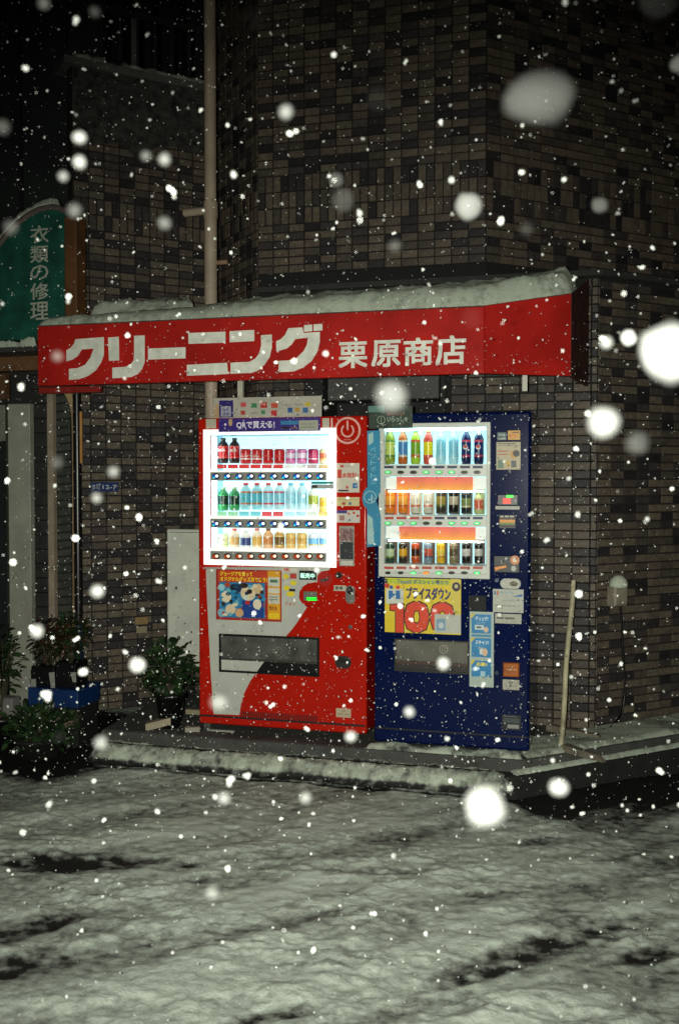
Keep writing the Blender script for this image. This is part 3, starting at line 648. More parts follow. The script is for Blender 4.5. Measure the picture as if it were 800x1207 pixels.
sticker(red, 396, 835, 413.5, 845.5, '#b9a88e', [('t', '注意', 402, 836.5, 407, 839, '#7b5b46'), ('r', 398, 841, 411, 842, '#8a745c')])
b = MB(); a = RC(285, 841, 375, 847.5, 0)
for k in range(40): x_ = a[0]+(a[1]-a[0])*k/40; b.box(x_, x_+.006, -.0012, .001, a[2], a[3], mat('#1d0604', .6))
b.build('vent_grille', red)
b = MB(); a = RC(236, 848, 430, 850.5, 0); b.box(a[0], a[1], -.0012, .001, a[2], a[3], mat('#200504', .6)); b.build('door_gap', red)
for u in (246, 420):
    p = at_y(u, 860, .05); b = MB(); b.box(p.x-.02, p.x+.02, .03, .07, GZ, VZ+.004, CHR); b.build('leg', red)
    b = MB(); b.box(p.x-.02, p.x+.02, .5, .54, GZ, VZ+.004, CHR); b.build('leg', red)
sticker(red, 243, 494, 255, 505, '#b8b09c'); sticker(red, 380, 493, 388, 505, '#bab3a0'); sticker(red, 390, 493, 392, 505, '#d8b0a4')

# drinks
_n = {}
def ordn(k, n): return ['leftmost', 'second from left', 'third from left', 'fourth from left', 'fifth from left', 'fifth from right', 'fourth from right', 'third from right', 'second from right', 'rightmost'][k if k < n-n//2 else 10-(n-k)] if True else ''
def body_mat(c, e=0): return mat(c, .3, var=.1, vs=40, coat=.3, emit=e)
def drink(kind, px0, px1, pt, pb, cols, where, Y=.07, e=0.0):
    """cols: (liquid, label, cap, band)"""
    x0, x1, z0, z1 = RC(px0, pt, px1, pb, Y); r = (x1-x0)/2*.94; h = z1-z0; cx = (x0+x1)/2
    L, Lb, Cp, Bn = [body_mat(c, e) for c in cols[:4]]
    b = MB()
    if kind == 'bottle':
        b.lathe((cx, Y+r, z0), [(r*.8, 0, L), (r*.95, h*.03, L), (r, h*.2, Bn), (r, h*.26, Lb), (r*.97, h*.44, Lb), (r, h*.62, Bn), (r, h*.68, L), (r*.82, h*.78, L), (r*.42, h*.87, L), (r*.40, h*.9, Cp), (r*.46, h*.905, Cp), (r*.46, h, Cp)], 14)
    else:
        b.lathe((cx, Y+r, z0), [(r*.82, 0, CHR), (r, h*.05, L), (r, h*.3, Bn), (r, h*.38, Lb), (r, h*.72, L), (r, h*.86, L), (r, h*.93, L), (r*.84, h*.98, CHR), (r*.84, h, CHR)], 14)
    if len(cols) > 5 and cols[5]:
        b.text(cols[5], cx-r*.75, cx+r*.75, z0+h*.46, z0+h*.60, Y-.002, body_mat(cols[6]), .02)
    nm = 'drink_bottle' if kind == 'bottle' else 'drink_can'
    b.build(nm, None, f'{cols[4]}, {where}', 'bottle' if kind == 'bottle' else 'can', 'sample drinks in the machines')
coke = ('#1c0a08', '#c8121a', '#30302c', '#e3473f', 'dark cola bottle with red label', 'Coca-Cola', '#f4f0ea')
rc1 = ('#cf1a20', '#d93a36', '#c0c0bc', '#f2efe8', 'red cola can with white lettering', 'Coca-Cola', '#f8f4ee'); rc2 = ('#cc1116', '#c70f16', '#c0c0bc', '#b80c10', 'plain deep red can', 'Coke', '#e85a50')
pk = ('#e07ab0', '#f0d6e6', '#d0d0cc', '#c94a92', 'pink soda can'); wn = ('#b3164e', '#c73a68', '#d0d0cc', '#e9c6d0', 'crimson can with white stroke'); orc = ('#f0d8a0', '#e0704a', '#d0d0cc', '#f0a040', 'orange and yellow can')
gt = ('#2b8a4a', '#0f2f1e', '#b8d8b0', '#39a060', 'green tea bottle with dark green label'); wtr = ('#9fdbe4', '#58b9c8', '#d8404a', '#cf6a2c', 'water bottle with red cap and orange base'); wt2 = ('#c2ecf2', '#8fd2e2', '#e04a50', '#d8485a', 'clear blue bottle with red cap'); wt3 = ('#cfeef4', '#a8dcec', '#6ec8e0', '#bfe6f0', 'clear bottle with pale blue cap')
lm = ('#eef0e0', '#a8b040', '#30241c', '#e8e8dc', 'white bottle with green label and dark cap'); yl = ('#f0c85a', '#e8b030', '#f0d890', '#f0d890', 'short yellow can')
def row(root_name, kinds, lefts, tb, Y=.07, e=0.0):
    n = len(kinds)
    for k, (kd, c) in enumerate(kinds):
        l, r = lefts[k]; t, bo = tb[k] if isinstance(tb, list) else tb
        o_ = ['leftmost', 'second', 'third', 'fourth', 'fifth', 'sixth', 'seventh', 'eighth', 'ninth', 'rightmost'][k] if k < n-1 else 'rightmost'
        drink(kd, l, r, t, bo, c, f'{o_} on the {root_name}', Y, e)
sx = [(254.6+13.3*k, 267.4+13.3*k) for k in range(10)]
row('red machine top shelf', [('bottle', coke), ('bottle', coke), ('can', rc1), ('can', rc1), ('can', rc2), ('can', rc2), ('can', pk), ('can', pk), ('can', wn), ('can', orc)], sx,
    [(516, 546), (516, 546)]+[(529, 547)]*8)
row('red machine middle shelf', [('bottle', gt), ('bottle', gt), ('bottle', wtr), ('bottle', wtr), ('bottle', wt2), ('bottle', wt2), ('bottle', wt3), ('bottle', wt3), ('bottle', lm), ('can', yl)], sx, [(574, 602)]*2+[(569, 601)]*6+[(573, 602), (586, 604)])
p1 = ('#e3ecc0', '#dfe8b8', '#e8e8d8', '#c8d8a0', 'pale green short can'); p2 = ('#f0dcc0', '#e0b070', '#e05048', '#f0e0d0', 'small cream bottle with red cap'); p3 = ('#f4f4f0', '#3d4c88', '#e8e8e0', '#d8dce8', 'white bottle with blue oval label')
p4 = ('#f4e8d0', '#e8b860', '#e05a50', '#f0d8b0', 'small tan bottle with coral cap'); p5 = ('#e8b078', '#d88a4a', '#7a4a30', '#f0c8a0', 'orange tea bottle with brown cap'); p6 = ('#c99a4a', '#7a5a2a', '#e0b870', '#e8c880', 'tan coffee bottle with dark emblem')
p7 = ('#e8c070', '#dda850', '#d8c090', '#e8d098', 'gold coffee can'); p8 = ('#e9eef2', '#7ab8e8', '#d0d8e0', '#e0c060', 'white can with sky blue print')
row('red machine bottom shelf', [('can', p1), ('bottle', p2), ('bottle', p3), ('bottle', p4), ('bottle', p5), ('bottle', p6), ('can', p7), ('can', p7), ('can', p8), ('can', p8)], sx, [(629, 649), (623, 649), (625, 649), (623, 649), (623, 649), (623, 649), (628, 649), (628, 649), (629, 649), (629, 649)])
sticker(red, 367, 567.5, 393, 570.5, '#1f9a96', Y=-.014); sticker(red, 367, 571, 393, 576, '#a8aca8', [('r', 368, 572, 374, 575, '#2a2420')], Y=-.014)

# topper board on the red machine
Y2 = .06
a = RC(251, 467.5, 379, 506, Y2)
tb_ = MB()
x0, x1, z0, z1 = RC(252, 468, 379, 493, Y2); zz0 = rzt+.002; tb_.box(x0, x1, Y2, Y2+.006, zz0, z1, mat('#b3b0a2', .5))
def pp(kind, *a):
    global _lv
    _lv += 1; yy = Y2-.0006-.0002*_lv
    if kind == 'r': q = RC(*a[:4], Y2); tb_.box(q[0], q[1], yy, Y2, max(q[2], zz0), q[3], pr(a[4]))
    if kind == 't': q = RC(*a[1:5], Y2); tb_.text(a[0], q[0], q[1], q[2], q[3], yy, pr(a[5]), a[6] if len(a) > 6 else 0)
    if kind == 'c': q = RC(a[0]-a[2], a[1]-a[3], a[0]+a[2], a[1]+a[3], Y2); tb_.disc((q[0]+q[1])/2, (q[2]+q[3])/2, (q[1]-q[0])/2, (q[3]-q[2])/2, yy, Y2, pr(a[4]), 14)
_lv = 0
pp('c', 256.5, 488, 4, 12, '#b99a76'); pp('r', 258.5, 472, 275, 492, '#2b2270'); pp('r', 260.5, 479, 272.5, 491, '#a6a6ae'); pp('t', 'QR', 262.5, 480.5, 270, 485, '#4a4690', .02); pp('t', '決済', 262.5, 486, 270.5, 490, '#4a4690', .02)
for cx, cy, w_, h_, c in ((287, 477, 3, 2.6, '#c84a50'), (299.5, 478, 3.4, 2.6, '#3f8256'), (311, 477.5, 3.8, 3.4, '#b83028'), (323.5, 478, 3.8, 2.8, '#c84a30'), (286.5, 486.5, 2.4, 2.4, '#b04030'), (310.5, 486, 2.2, 2.2, '#3f8a5a'), (323, 487, 3.4, 3.2, '#c03038'), (342, 483.5, 2.8, 3, '#2f5a9a'), (350.5, 483, 2.4, 2.4, '#c0943a'), (360, 483.5, 3, 3, '#2f6a9c'), (363, 476.5, 3, 2.4, '#c8b030')): pp('r', cx-w_, cy-h_, cx+w_, cy+h_, c)
pp('t', 'd払い', 334, 475.5, 344, 479, '#5c5c56'); pp('t', 'PayPay', 348, 475.5, 358, 478.6, '#5c5c56'); pp('t', 'WeChat', 295, 485.5, 304, 488, '#7c7c74'); pp('t', 'Pay', 308.5, 474.5, 313.5, 478.5, '#d8c8c0')
tb_.build('payment_board', None, 'grey board of payment logos standing on top of red machine', 'sign')
sticker(red, 258, 492.6, 377.5, 508.5, '#39237c', [('r', 331, 496, 351.5, 500.5, '#2f7fae'), ('r', 352.5, 495.5, 375, 507, '#a9aa9a'), ('r', 332, 503, 341, 505.6, '#1c1822'), ('r', 343, 503, 350, 505.6, '#6d4a5a'), ('t', 'QRで買える!', 279, 496.5, 324, 505.5, '#e8e2f0', .02),
                                                   ('c', 266, 500.5, 1.4, 1.4, '#e8e2f0'), ('c', 272, 498, 2.4, 4.5, '#b99a76'), ('t', '対応決済', 355, 498, 372, 501, '#6a6e60'), ('r', 355, 503, 372, 504, '#7c7f70')], 'payment_strip', 'purple payment strip above the window', th=.003, Y=-.016)

# ---------------------------------------------------------------- blue machine
YB = -.06
def RB(l, t, r, b_): return RC(l, t, r, b_, YB)
bx0 = at_y(440.5, 690, YB).x; bx1 = at_y(624.5, 690, YB).x; bz1 = at_y(533, 486, YB).z; bz0 = at_y(531, 880, YB).z
blue = empty('blue_vending_machine', ((bx0+bx1)/2, YB, GZ), 'navy blue drink machine with yellow 100 price sign', 'vending machine')
BP = mat((.0018, .007, .050), .16, var=.08, vs=4, spec=.2)
hole = RB(452.5, 504, 573.5, 676)
class Off:      # cabinet() builds from y=0: shift afterwards
    pass
cb = cabinet('cabinet', blue, (bx0, bx1, bz0, bz1), .66, hole, .17, BP, mat((.55, .58, .56), .5), bz0, .016)
for v_ in cb.data.vertices: v_.co.y += YB
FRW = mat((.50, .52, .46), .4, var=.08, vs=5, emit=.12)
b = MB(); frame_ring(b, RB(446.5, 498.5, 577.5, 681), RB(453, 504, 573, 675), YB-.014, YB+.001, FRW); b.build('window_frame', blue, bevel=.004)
b = MB(); b.box(hole[0]+.002, hole[1]-.002, YB+.15, YB+.168, hole[2]+.002, hole[3]-.002, mat((.5, .85, .95), .5, emit=.55, var=.35, vs=14)); b.build('light_panel', blue)
b = MB(); b.box(hole[0]+.004, hole[1]-.004, YB+.010, YB+.014, hole[2]+.004, hole[3]-.004, GLASS); b.build('glass_pane', blue)
b = MB(); b.box(hole[0]+.01, hole[1]-.01, YB+.02, YB+.035, hole[3]-.014, hole[3]-.006, mat((.6, .92, 1), .5, emit=11, var=0)); b.build('light_tube', blue)
ROWB = [(505, 547, 547.5, 562), (577, 607, 607.5, 621), (637, 666, 666, 680)]
gb = [[1, 0, 0, 1, 1, 1, 0, 0], [1, 1, 1, 0, 0, 1, 1, 1], [0, 0, 1, 2, 1, 0, 0, 1]]
cxs = [458.5+14.95*k for k in range(8)]
for ri, (it, ib, st_, sb) in enumerate(ROWB):
    a = RB(452.8, st_, 573.3, sb); b = MB(); b.box(a[0], a[1], YB-.008, YB+.148, a[2]+.003, a[3], mat((.52, .54, .48), .4, var=.08, emit=.18)); sh = b.build('shelf', blue)  # shelf given a faint glow to brighten the dark rows
    for k, cx in enumerate(cxs):
        a = RB(cx-6, st_+1.6, cx+5.5, st_+4.6); b = MB(); b.box(a[0], a[1], YB-.0105, YB-.0075, a[2], a[3], pr('#1d2450' if ri == 0 or (ri == 1 and k > 3) else '#b8442e')); b.build('price_tag', sh)
        p = at_y(cx-1, st_+9.3, YB); b = MB(); b.disc(p.x, p.z, .021, .011, YB-.012, YB-.0075, mat('#6e7066', .4), 14)
        lit = gb[ri][k]
        b.disc(p.x, p.z+.001, .017, .008, YB-.016, YB-.0115, mat('#2ee060', .3, emit=.75, var=0) if lit == 1 else (mat('#f08a28', .3, emit=.6, var=0) if lit == 2 else mat('#2d2c22', .3)), 12)
        if lit == 1: b.disc(p.x, p.z+.001, .008, .003, YB-.018, YB-.0155, mat('#d0ffd8', .3, emit=1, var=0), 8)
        b.build('button', sh)
ORB = mat('#f08040', .5, var=.35, vs=8, emit=.28)
for t, bo, l, r in ((562.5, 576.5, 466.5, 556.5), (621.5, 635.5, 469.5, 559.5)):
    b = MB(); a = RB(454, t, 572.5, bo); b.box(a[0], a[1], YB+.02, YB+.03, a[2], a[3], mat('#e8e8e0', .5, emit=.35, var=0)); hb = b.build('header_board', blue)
    a = RB(l, t-.5, r, bo+1); b = MB()
    for k, c_ in enumerate(('#f0a040', '#f29348', '#f08650', '#ee7858', '#ea6c5c')):
        z0 = a[2]+(a[3]-a[2])*k/5; b.box(a[0], a[1], YB+.015, YB+.0199, z0, z0+(a[3]-a[2])/5, mat(c_, .5, var=.15, vs=9, emit=.3))
    b.build('banner_panel', hb)
    b = MB(); b.box(hole[0]+.02, hole[1]-.02, YB+.018, YB+.028, a[2]-.012, a[2]-.004, mat((1, .97, .88), .5, emit=7, var=0)); b.build('light_tube', blue)  # light strip added to brighten the drinks below the board
# backing behind the lower rows: orange / dark cards
for ri, l, r in ((1, 454, 572), (2, 454, 572)):
    it, ib = ROWB[ri][:2]
    for k, cx in enumerate(cxs):
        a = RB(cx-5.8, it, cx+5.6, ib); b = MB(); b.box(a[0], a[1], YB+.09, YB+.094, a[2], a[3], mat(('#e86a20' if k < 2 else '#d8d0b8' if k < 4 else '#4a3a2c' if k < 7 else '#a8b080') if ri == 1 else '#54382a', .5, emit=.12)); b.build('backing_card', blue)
bt = lambda *a: a
B1 = [('bottle', ('#8fa028', '#c8d060', '#e8e8dc', '#5a8a30', 'green tea bottle with gold shine')), ('bottle', ('#c0601c', '#4a86c0', '#d8d8d0', '#d8c8b8', 'brown tea bottle with blue label')), ('bottle', ('#a8c830', '#7aa020', '#50a050', '#d05038', 'lime green juice bottle')),
      ('bottle', ('#d84a38', '#f0d81c', '#e8b860', '#e05a50', 'yellow and red lemon drink bottle')), ('bottle', ('#b8e4ec', '#8fcfe0', '#e0f0f4', '#a0d8e8', 'clear water bottle')), ('bottle', ('#b8e4ec', '#8fcfe0', '#e0f0f4', '#a0d8e8', 'clear water bottle')),
      ('bottle', ('#14204e', '#1a2c66', '#c8d0dc', '#c8485a', 'dark blue cola bottle with red and white roundel')), ('bottle', ('#14204e', '#1a2c66', '#c8d0dc', '#c8485a', 'dark blue cola bottle with red and white roundel'))]
cw_ = [(c-6.1, c+6.1) for c in cxs]
row('blue machine top shelf', B1, cw_, (505, 547), YB+.03)
for k in (6, 7):
    p = at_y(cxs[k], 527, YB+.028); b = MB(); b.disc(p.x, p.z, .014, .014, YB+.026, YB+.029, pr('#e8e8e8'), 16); b.disc(p.x-.001, p.z+.004, .013, .009, YB+.0245, YB+.0262, pr('#c8382a'), 14); b.build('roundel', blue)
og = ('#e8801c', '#f0a838', '#e8e0d0', '#c85010', 'orange juice can'); wcn = ('#d8d0c0', '#e8dcc8', '#d8d0c0', '#d86a40', 'cream can with blue emblem'); blk = ('#3a3428', '#a08a3c', '#888', '#5a6a30', 'black and green coffee can'); bk2 = ('#16120e', '#b8a890', '#888888', '#2a2018', 'black coffee can with pale marks')
blk = ('#3a3428', '#a08a3c', '#888888', '#5a6a30', 'black and green coffee can'); bk3 = ('#20242c', '#7a8a50', '#888888', '#d0c8a0', 'dark can with green and white print'); pc_ = ('#c0c888', '#d86040', '#88b060', '#e0a080', 'green bottle with coral label')
row('blue machine middle shelf', [('can', og), ('can', og), ('can', wcn), ('can', wcn), ('can', blk), ('can', bk2), ('can', bk3), ('bottle', pc_)], cw_, [(577, 606)]*4+[(577, 606)]*2+[(580, 606)]*2, YB+.03)
c1 = ('#20402c', '#b8c8a0', '#888888', '#7a8a40', 'green coffee can, tilted emblem'); c2 = ('#2c2418', '#d8a020', '#888888', '#6a5018', 'black and gold coffee can'); c3 = ('#c04a1c', '#3a1c10', '#888888', '#e07830', 'orange coffee can'); c4 = ('#8090a0', '#c8503c', '#888888', '#406080', 'blue and red patterned can')
c5 = ('#e0b018', '#e8c840', '#888888', '#c87a18', 'yellow can'); c6 = ('#8a7858', '#5a4a30', '#888888', '#a89878', 'beige coffee can'); c7 = ('#1a1614', '#c8c0b8', '#888888', '#383028', 'black coffee can with white marks')
row('blue machine bottom shelf', [('can', c1), ('can', c2), ('can', c3), ('can', c4), ('can', c5), ('can', c6), ('can', c7), ('can', c7)], [(c-5.3, c+5.3) for c in cxs], (640, 665), YB+.03)

def SB(*a, **k): k.setdefault('Y', YB); return sticker(blue, *a, **k)
SB(453.5, 682, 543, 746.5, '#e2c61c', [('r', 454, 682.5, 530, 688.5, '#b8c428'), ('r', 531, 682.5, 542.5, 746, '#d8c44a'),
    ('r', 455, 694, 475.5, 711.5, '#cdd0c4'), ('r', 458, 696, 463, 706, '#1f6aa8'), ('r', 466.5, 696, 471.5, 706, '#1f6aa8'), ('r', 462.5, 699.5, 467, 702.5, '#1f6aa8'), ('c', 461, 692, 2.2, 2.2, '#2a5a9a'), ('c', 469, 692.2, 2.4, 2.4, '#d8481c'), ('c', 456, 690, 3, 3, '#c8301c'), ('r', 452.8, 682, 456.5, 687, '#1c1c30'),
    ('t', 'Touch!', 468, 682.8, 485, 688, '#4a5a90', .02), ('t', 'ポスシャン増カカ', 487, 683.4, 528, 688.6, '#33427c', .02),
    ('t', 'プライスダウン', 478.5, 692, 531, 707, '#2b2c5e', .03),
    ('p', [(459, 711.6), (476.4, 710.8), (476.4, 746), (465.4, 746), (465.4, 720.6), (459, 719.8)], '#2a0a04'), ('t', '0', 475.5, 707.6, 506.5, 746.3, '#2a0a04', .075), ('t', '0', 506, 708.6, 536.5, 746.3, '#2a0a04', .075),
    ('p', [(460, 712.6), (475.4, 711.8), (475.4, 745.2), (466.4, 745.2), (466.4, 719.6), (460, 718.8)], '#dd3c10'), ('t', '0', 476.7, 708.8, 505.3, 745.3, '#dd3c10', .055), ('t', '0', 507.2, 709.8, 535.3, 745.3, '#dd3c10', .055),
    ('c', 537.5, 691.5, 5, 5.5, '#1c1a22'), ('c', 537.5, 691, 2.2, 2.4, '#c8b88a'),
    ('r', 512, 724, 543, 746.3, '#b9bcb0'), ('r', 514.5, 729.5, 525, 743, '#7fa2b8'), ('c', 519.8, 737, 3.2, 3.6, '#c4cfd0')], label='yellow price sign with red 100', th=.004, name='price_sign')
b = MB(); a = RB(465, 754, 552, 792.5); frame_ring(b, a, (a[0]+.01, a[1]-.005, a[2]+.01, a[3]-.008), YB-.010, YB+.001, mat('#15130f', .5)); fp = b.build('delivery_port', blue)
b = MB(); zz = (a[2]+.01, a[3]-.008); zm = zz[0]+(zz[1]-zz[0])*.30
b.add([(a[0]+.01, YB-.001, zm), (a[1]-.005, YB-.001, zm), (a[1]-.005, YB-.008, zz[1]), (a[0]+.01, YB-.008, zz[1])], [(0, 1, 2, 3)], mat((.16, .155, .13), .3, var=.3, vs=6, metal=.3))
b.box(a[0]+.01, a[1]-.005, YB-.012, YB-.002, zm-.016, zm, mat('#4a362c', .35)); b.box(a[0]+.01, a[1]-.005, YB-.001, YB+.001, zz[0], zm-.016, mat('#1c1510', .5))
b.ring((a[0]+a[1])/2+.07, zm+.075, .020, .025, YB-.0095, YB-.006, mat('#9a9784', .5), 20); b.ring((a[0]+a[1])/2+.07, zm+.075, .008, .011, YB-.0095, YB-.006, mat('#9a9784', .5), 14); b.build('flap', fp)
SB(553, 721, 581.5, 809.5, '#a9b8ae', [('r', 555.5, 724, 578.5, 746.5, '#1e7fb4'), ('r', 555.5, 752, 578.5, 774.5, '#1e7fb4'), ('r', 555.5, 778.5, 578.5, 797.5, '#1e7fb4'), ('r', 555.5, 747.8, 578.5, 750.6, '#3a86a8'),
    ('p', [(555, 723.5), (560, 723.5), (555, 729)], '#d8c020'), ('p', [(555, 751.5), (560, 751.5), (555, 757)], '#d8c020'), ('p', [(555, 778), (560, 778), (555, 784)], '#d8c020'),
    ('t', 'チェック!', 560, 726.5, 575, 731.5, '#e0eef0', .02), ('t', 'スキャン!', 560, 754.5, 575.5, 759.5, '#e0eef0', .02), ('t', '応募!!', 561, 780.5, 574, 785, '#f0d840', .03),
    ('r', 559.5, 736.5, 570, 742, '#cfdcd8'), ('r', 561.5, 738, 567, 740.5, '#5a6a70'), ('c', 572.5, 742, 2.8, 3.4, '#d8b898'), ('r', 565, 763, 568.5, 771, '#d0dce0'), ('c', 571, 768.5, 3.4, 4.6, '#d8b898'), ('r', 566, 791, 571.5, 797, '#9fc8d8'), ('t', 'みんなで', 561, 733, 572, 735, '#a0c8dc'), ('t', 'かざして', 560, 760.5, 572, 762.5, '#a0c8dc')], label='tall white and blue instruction strip', th=.003)
b = MB(); a = RB(552, 702, 572.5, 720); b.box(a[0], a[1], YB-.004, YB+.001, a[2], a[3], mat('#0c0b0b', .7)); b.build('dark_plate', blue)
SB(585.5, 509.5, 596.5, 519, '#1f4a52', [('t', '節電', 587, 511, 595, 514.5, '#9ab0a0', .02), ('r', 586.5, 516, 595.5, 518, '#a8b0a0')]); SB(598, 507.5, 612.5, 518.5, '#cfa03a', [('r', 603, 509, 611, 510.5, '#7a3a28'), ('t', '防犯', 600.5, 511.5, 609, 516.5, '#e07028', .02)])
SB(584.5, 521, 613, 553.5, '#b6aa88', [('r', 586, 522.5, 608, 523.5, '#3a4638'), ('r', 586, 525, 611, 525.8, '#7a7458'), ('r', 586, 531, 599, 532.4, '#b05a3c'), ('r', 586, 535, 598, 536.2, '#b05a3c'), ('c', 605, 536, 5, 5, '#c09048'), ('c', 608, 534.5, 4, 4, '#1e1c2a'), ('r', 586, 542, 593, 552, '#5a7a62'), ('r', 596, 543, 600, 550, '#c8a030'), ('r', 602, 543, 608, 551, '#4a4a4a')])
b = MB(); a = RB(586, 583, 610, 595.5); b.box(a[0], a[1], YB-.008, YB+.001, a[2], a[3], mat('#171014', .35), cut=.003)
a = RB(596.5, 583.5, 604.5, 586.5); b.box(a[0], a[1], YB-.0105, YB-.0075, a[2], a[3], mat('#30ff30', .4, emit=1.0, var=0)); a = RB(592.5, 587.5, 601.5, 593.5); b.box(a[0], a[1], YB-.0105, YB-.0075, a[2], a[3], mat('#ff3018', .4, emit=1.0, var=0)); b.build('display', blue)
SB(583.5, 596.5, 612, 600.5, '#a8a89a')
SB(588, 607, 607, 622.5, '#201c14', [('r', 588.3, 612.5, 606.5, 616, '#e09020'), ('r', 588.3, 616, 606.5, 618.5, '#6a8030'), ('r', 589, 608, 593, 609.5, '#c8c0a8'), ('r', 594.5, 608, 599, 609.5, '#c8c0a8'), ('r', 600.5, 608, 605, 609.5, '#c8c0a8')])
b = MB(); a = RB(581.5, 655, 612, 675); b.box(a[0], a[1], YB-.006, YB+.001, a[2], a[3], mat('#100e0e', .4), cut=.003)
p = at_y(606.5, 660, YB); b.disc(p.x, p.z, .025, .025, YB-.012, YB-.0055, mat('#c87830', .3), 20); b.disc(p.x, p.z, .012, .012, YB-.016, YB-.0115, mat('#e0d0b0', .3), 14)
b.prism([(q.x, q.z) for q in (at_y(*w_, YB) for w_ in ((582.5, 668.5), (597, 666), (596, 669), (590, 670), (584, 672.5)))], YB-.014, YB-.0055, mat('#f09018', .35))
p = at_y(605, 670, YB); b.disc(p.x, p.z, .014, .016, YB-.012, YB-.0055, mat('#a8a8a0', .3), 12); b.build('coin_unit', blue)
b, q = lozenge(blue, 590.5, 680.5, 614.5, 692.5, mat('#b0b0a4', .35), 'x', -.01); b.disc(q[0]+.018, q[1], .022, .014, -.016, -.0095, mat('#4a4230', .3, metal=.5), 14)
b.v = [(x, y+YB, z) for x, y, z in b.v]; b.build('coin_slot', blue)
SB(580.5, 694.5, 616.5, 722, '#b0b2a4', [('r', 582, 696.5, 584, 701, '#2a6aa0'), ('r', 585, 696.5, 587, 701, '#c8402c'), ('t', 'HACHIYOH', 588.5, 697, 604, 699.5, '#4a8ab8'), ('p', [(603, 703.5), (615, 700), (615, 703.5)], '#2a6aa0'), ('t', 'お問い合わせ先', 592, 707, 607, 709, '#5c5c54'), ('t', '故障・つり銭切れの場合はご連絡ください', 583, 713, 614, 715, '#3c3c36')])
SB(583, 723.5, 614, 735, '#a8a898', [('t', '住所表示', 587, 724.3, 594, 726, '#6c6a5c'), ('r', 585, 727.5, 606, 729.5, '#4c4a40')])
b = MB(); a = RB(592.5, 781, 611.5, 797.5); b.box(a[0], a[1], YB-.012, YB+.001, a[2], a[3], mat('#a85a1c', .3, var=.3, vs=20), cut=.006); a = RB(597, 787.5, 609, 790); b.text('へんきゃく', a[0], a[1], a[2], a[3], YB-.0125, pr('#e8c890'), .02); b.build('coin_return', blue)
SB(592, 801, 611.5, 813, '#a8a698', [('r', 599, 803, 604, 806, '#7c7a70'), ('r', 595, 808, 609, 809, '#8c8a80')])
SB(591, 842.5, 613.5, 860, '#0c0f14', [('r', 593, 846.5, 611.5, 852, '#3c4244'), ('r', 597.5, 854, 611, 858.5, '#8a8c84'), ('r', 593, 844, 609, 844.8, '#5c6266')])
b = MB(); a = RB(443, 862.5, 622, 864.5); b.box(a[0], a[1], YB-.0012, YB+.001, a[2], a[3], mat('#02040c', .6)); b.build('door_gap', blue)
for (u, v_) in ((585, 684), (585, 793)):
    p = at_y(u, v_, YB); b = MB(); b.disc(p.x, p.z, .011, .011, YB-.005, YB+.001, mat('#3d4658', .3, metal=.6), 12); b.build('lock', blue)
for u in (455, 610):
    p = at_y(u, 880, YB+.05)
    for dy in (.03, .5): b = MB(); b.box(p.x-.02, p.x+.02, YB+dy, YB+dy+.04, GZ, bz0+.004, mat('#2a2a2a', .4)); b.build('leg', blue)
# green sign over the blue machine's corner
b = MB(); a = RC(435, 479, 486, 505, YB-.02); b.box(a[0], a[1], YB-.024, YB-.02, a[2], a[3], mat('#122c18', .5)); x0, x1, z0, z1 = RC(434, 478.5, 453, 486, YB-.02); b.box(x0, x1, YB-.0255, YB-.0241, z0, z1, mat('#4f7a72', .5))
y = YB-.0265; p = at_y(449, 495, y); b.ring(p.x, p.z, .020, .024, y, y+.002, pr('#8a9a84'), 20); b.box(p.x-.002, p.x+.002, y, y+.002, p.z-.015, p.z+.015, pr('#8a9a84'))
a = RC(456, 490.5, 480, 497.5, y); b.text('いらっしゃ', a[0], a[1], a[2], a[3], y, pr('#9aa692'), .02); a = RC(462, 499.5, 474, 501.5, y); b.text('どうぞ', a[0], a[1], a[2], a[3], y, pr('#7a8a74')); a = RC(456, 486.5, 476, 489.5, y); b.text('おいしい', a[0], a[1], a[2], a[3], y, pr('#b8583c'), .02)
b.build('drink_sign', None, 'small dark green sign at the top left corner of blue machine', 'sign')
# teal banner between the machines
b = MB(); TEAL = mat('#1583a8', .5, var=.15, vs=6); LT = mat('#9fc4c4', .5, var=.15)
def px_(pl, Y): return [(q.x, q.z) for q in (at_y(u, v_, Y) for u, v_ in pl)]
YT = YB-.03
b.prism(px_([(432.5, 508), (447.5, 507), (448, 580), (443, 590), (447, 602), (448.5, 612), (448, 643), (432, 645), (432.5, 600), (428.5, 596), (426.5, 588), (428.5, 579), (433, 574)], YT), YT, YT+.004, TEAL)
b.prism(px_([(434, 512), (439.5, 509), (440, 521), (434.5, 525)], YT), YT-.0012, YT, LT); b.prism(px_([(433, 606), (439, 611), (441, 641), (433, 642)], YT), YT-.0012, YT, LT)
p = at_y(436, 586, YT); b.ring(p.x, p.z, .032, .036, YT-.0014, YT, LT, 20)
a = RC(434, 583, 441, 592, YT); b.text('-1.', a[0], a[1], a[2], a[3], YT-.002, pr('#b8dce0'), .02)
for k, ch in enumerate('ペットボトル'): a = RC(436.5, 527+k*7.6, 443, 533+k*7.6, YT); b.text(ch, a[0], a[1], a[2], a[3], YT-.002, pr('#7fc0d0'), .0)
b.build('teal_banner', None, 'narrow teal promotional banner between red and blue machines', 'banner')

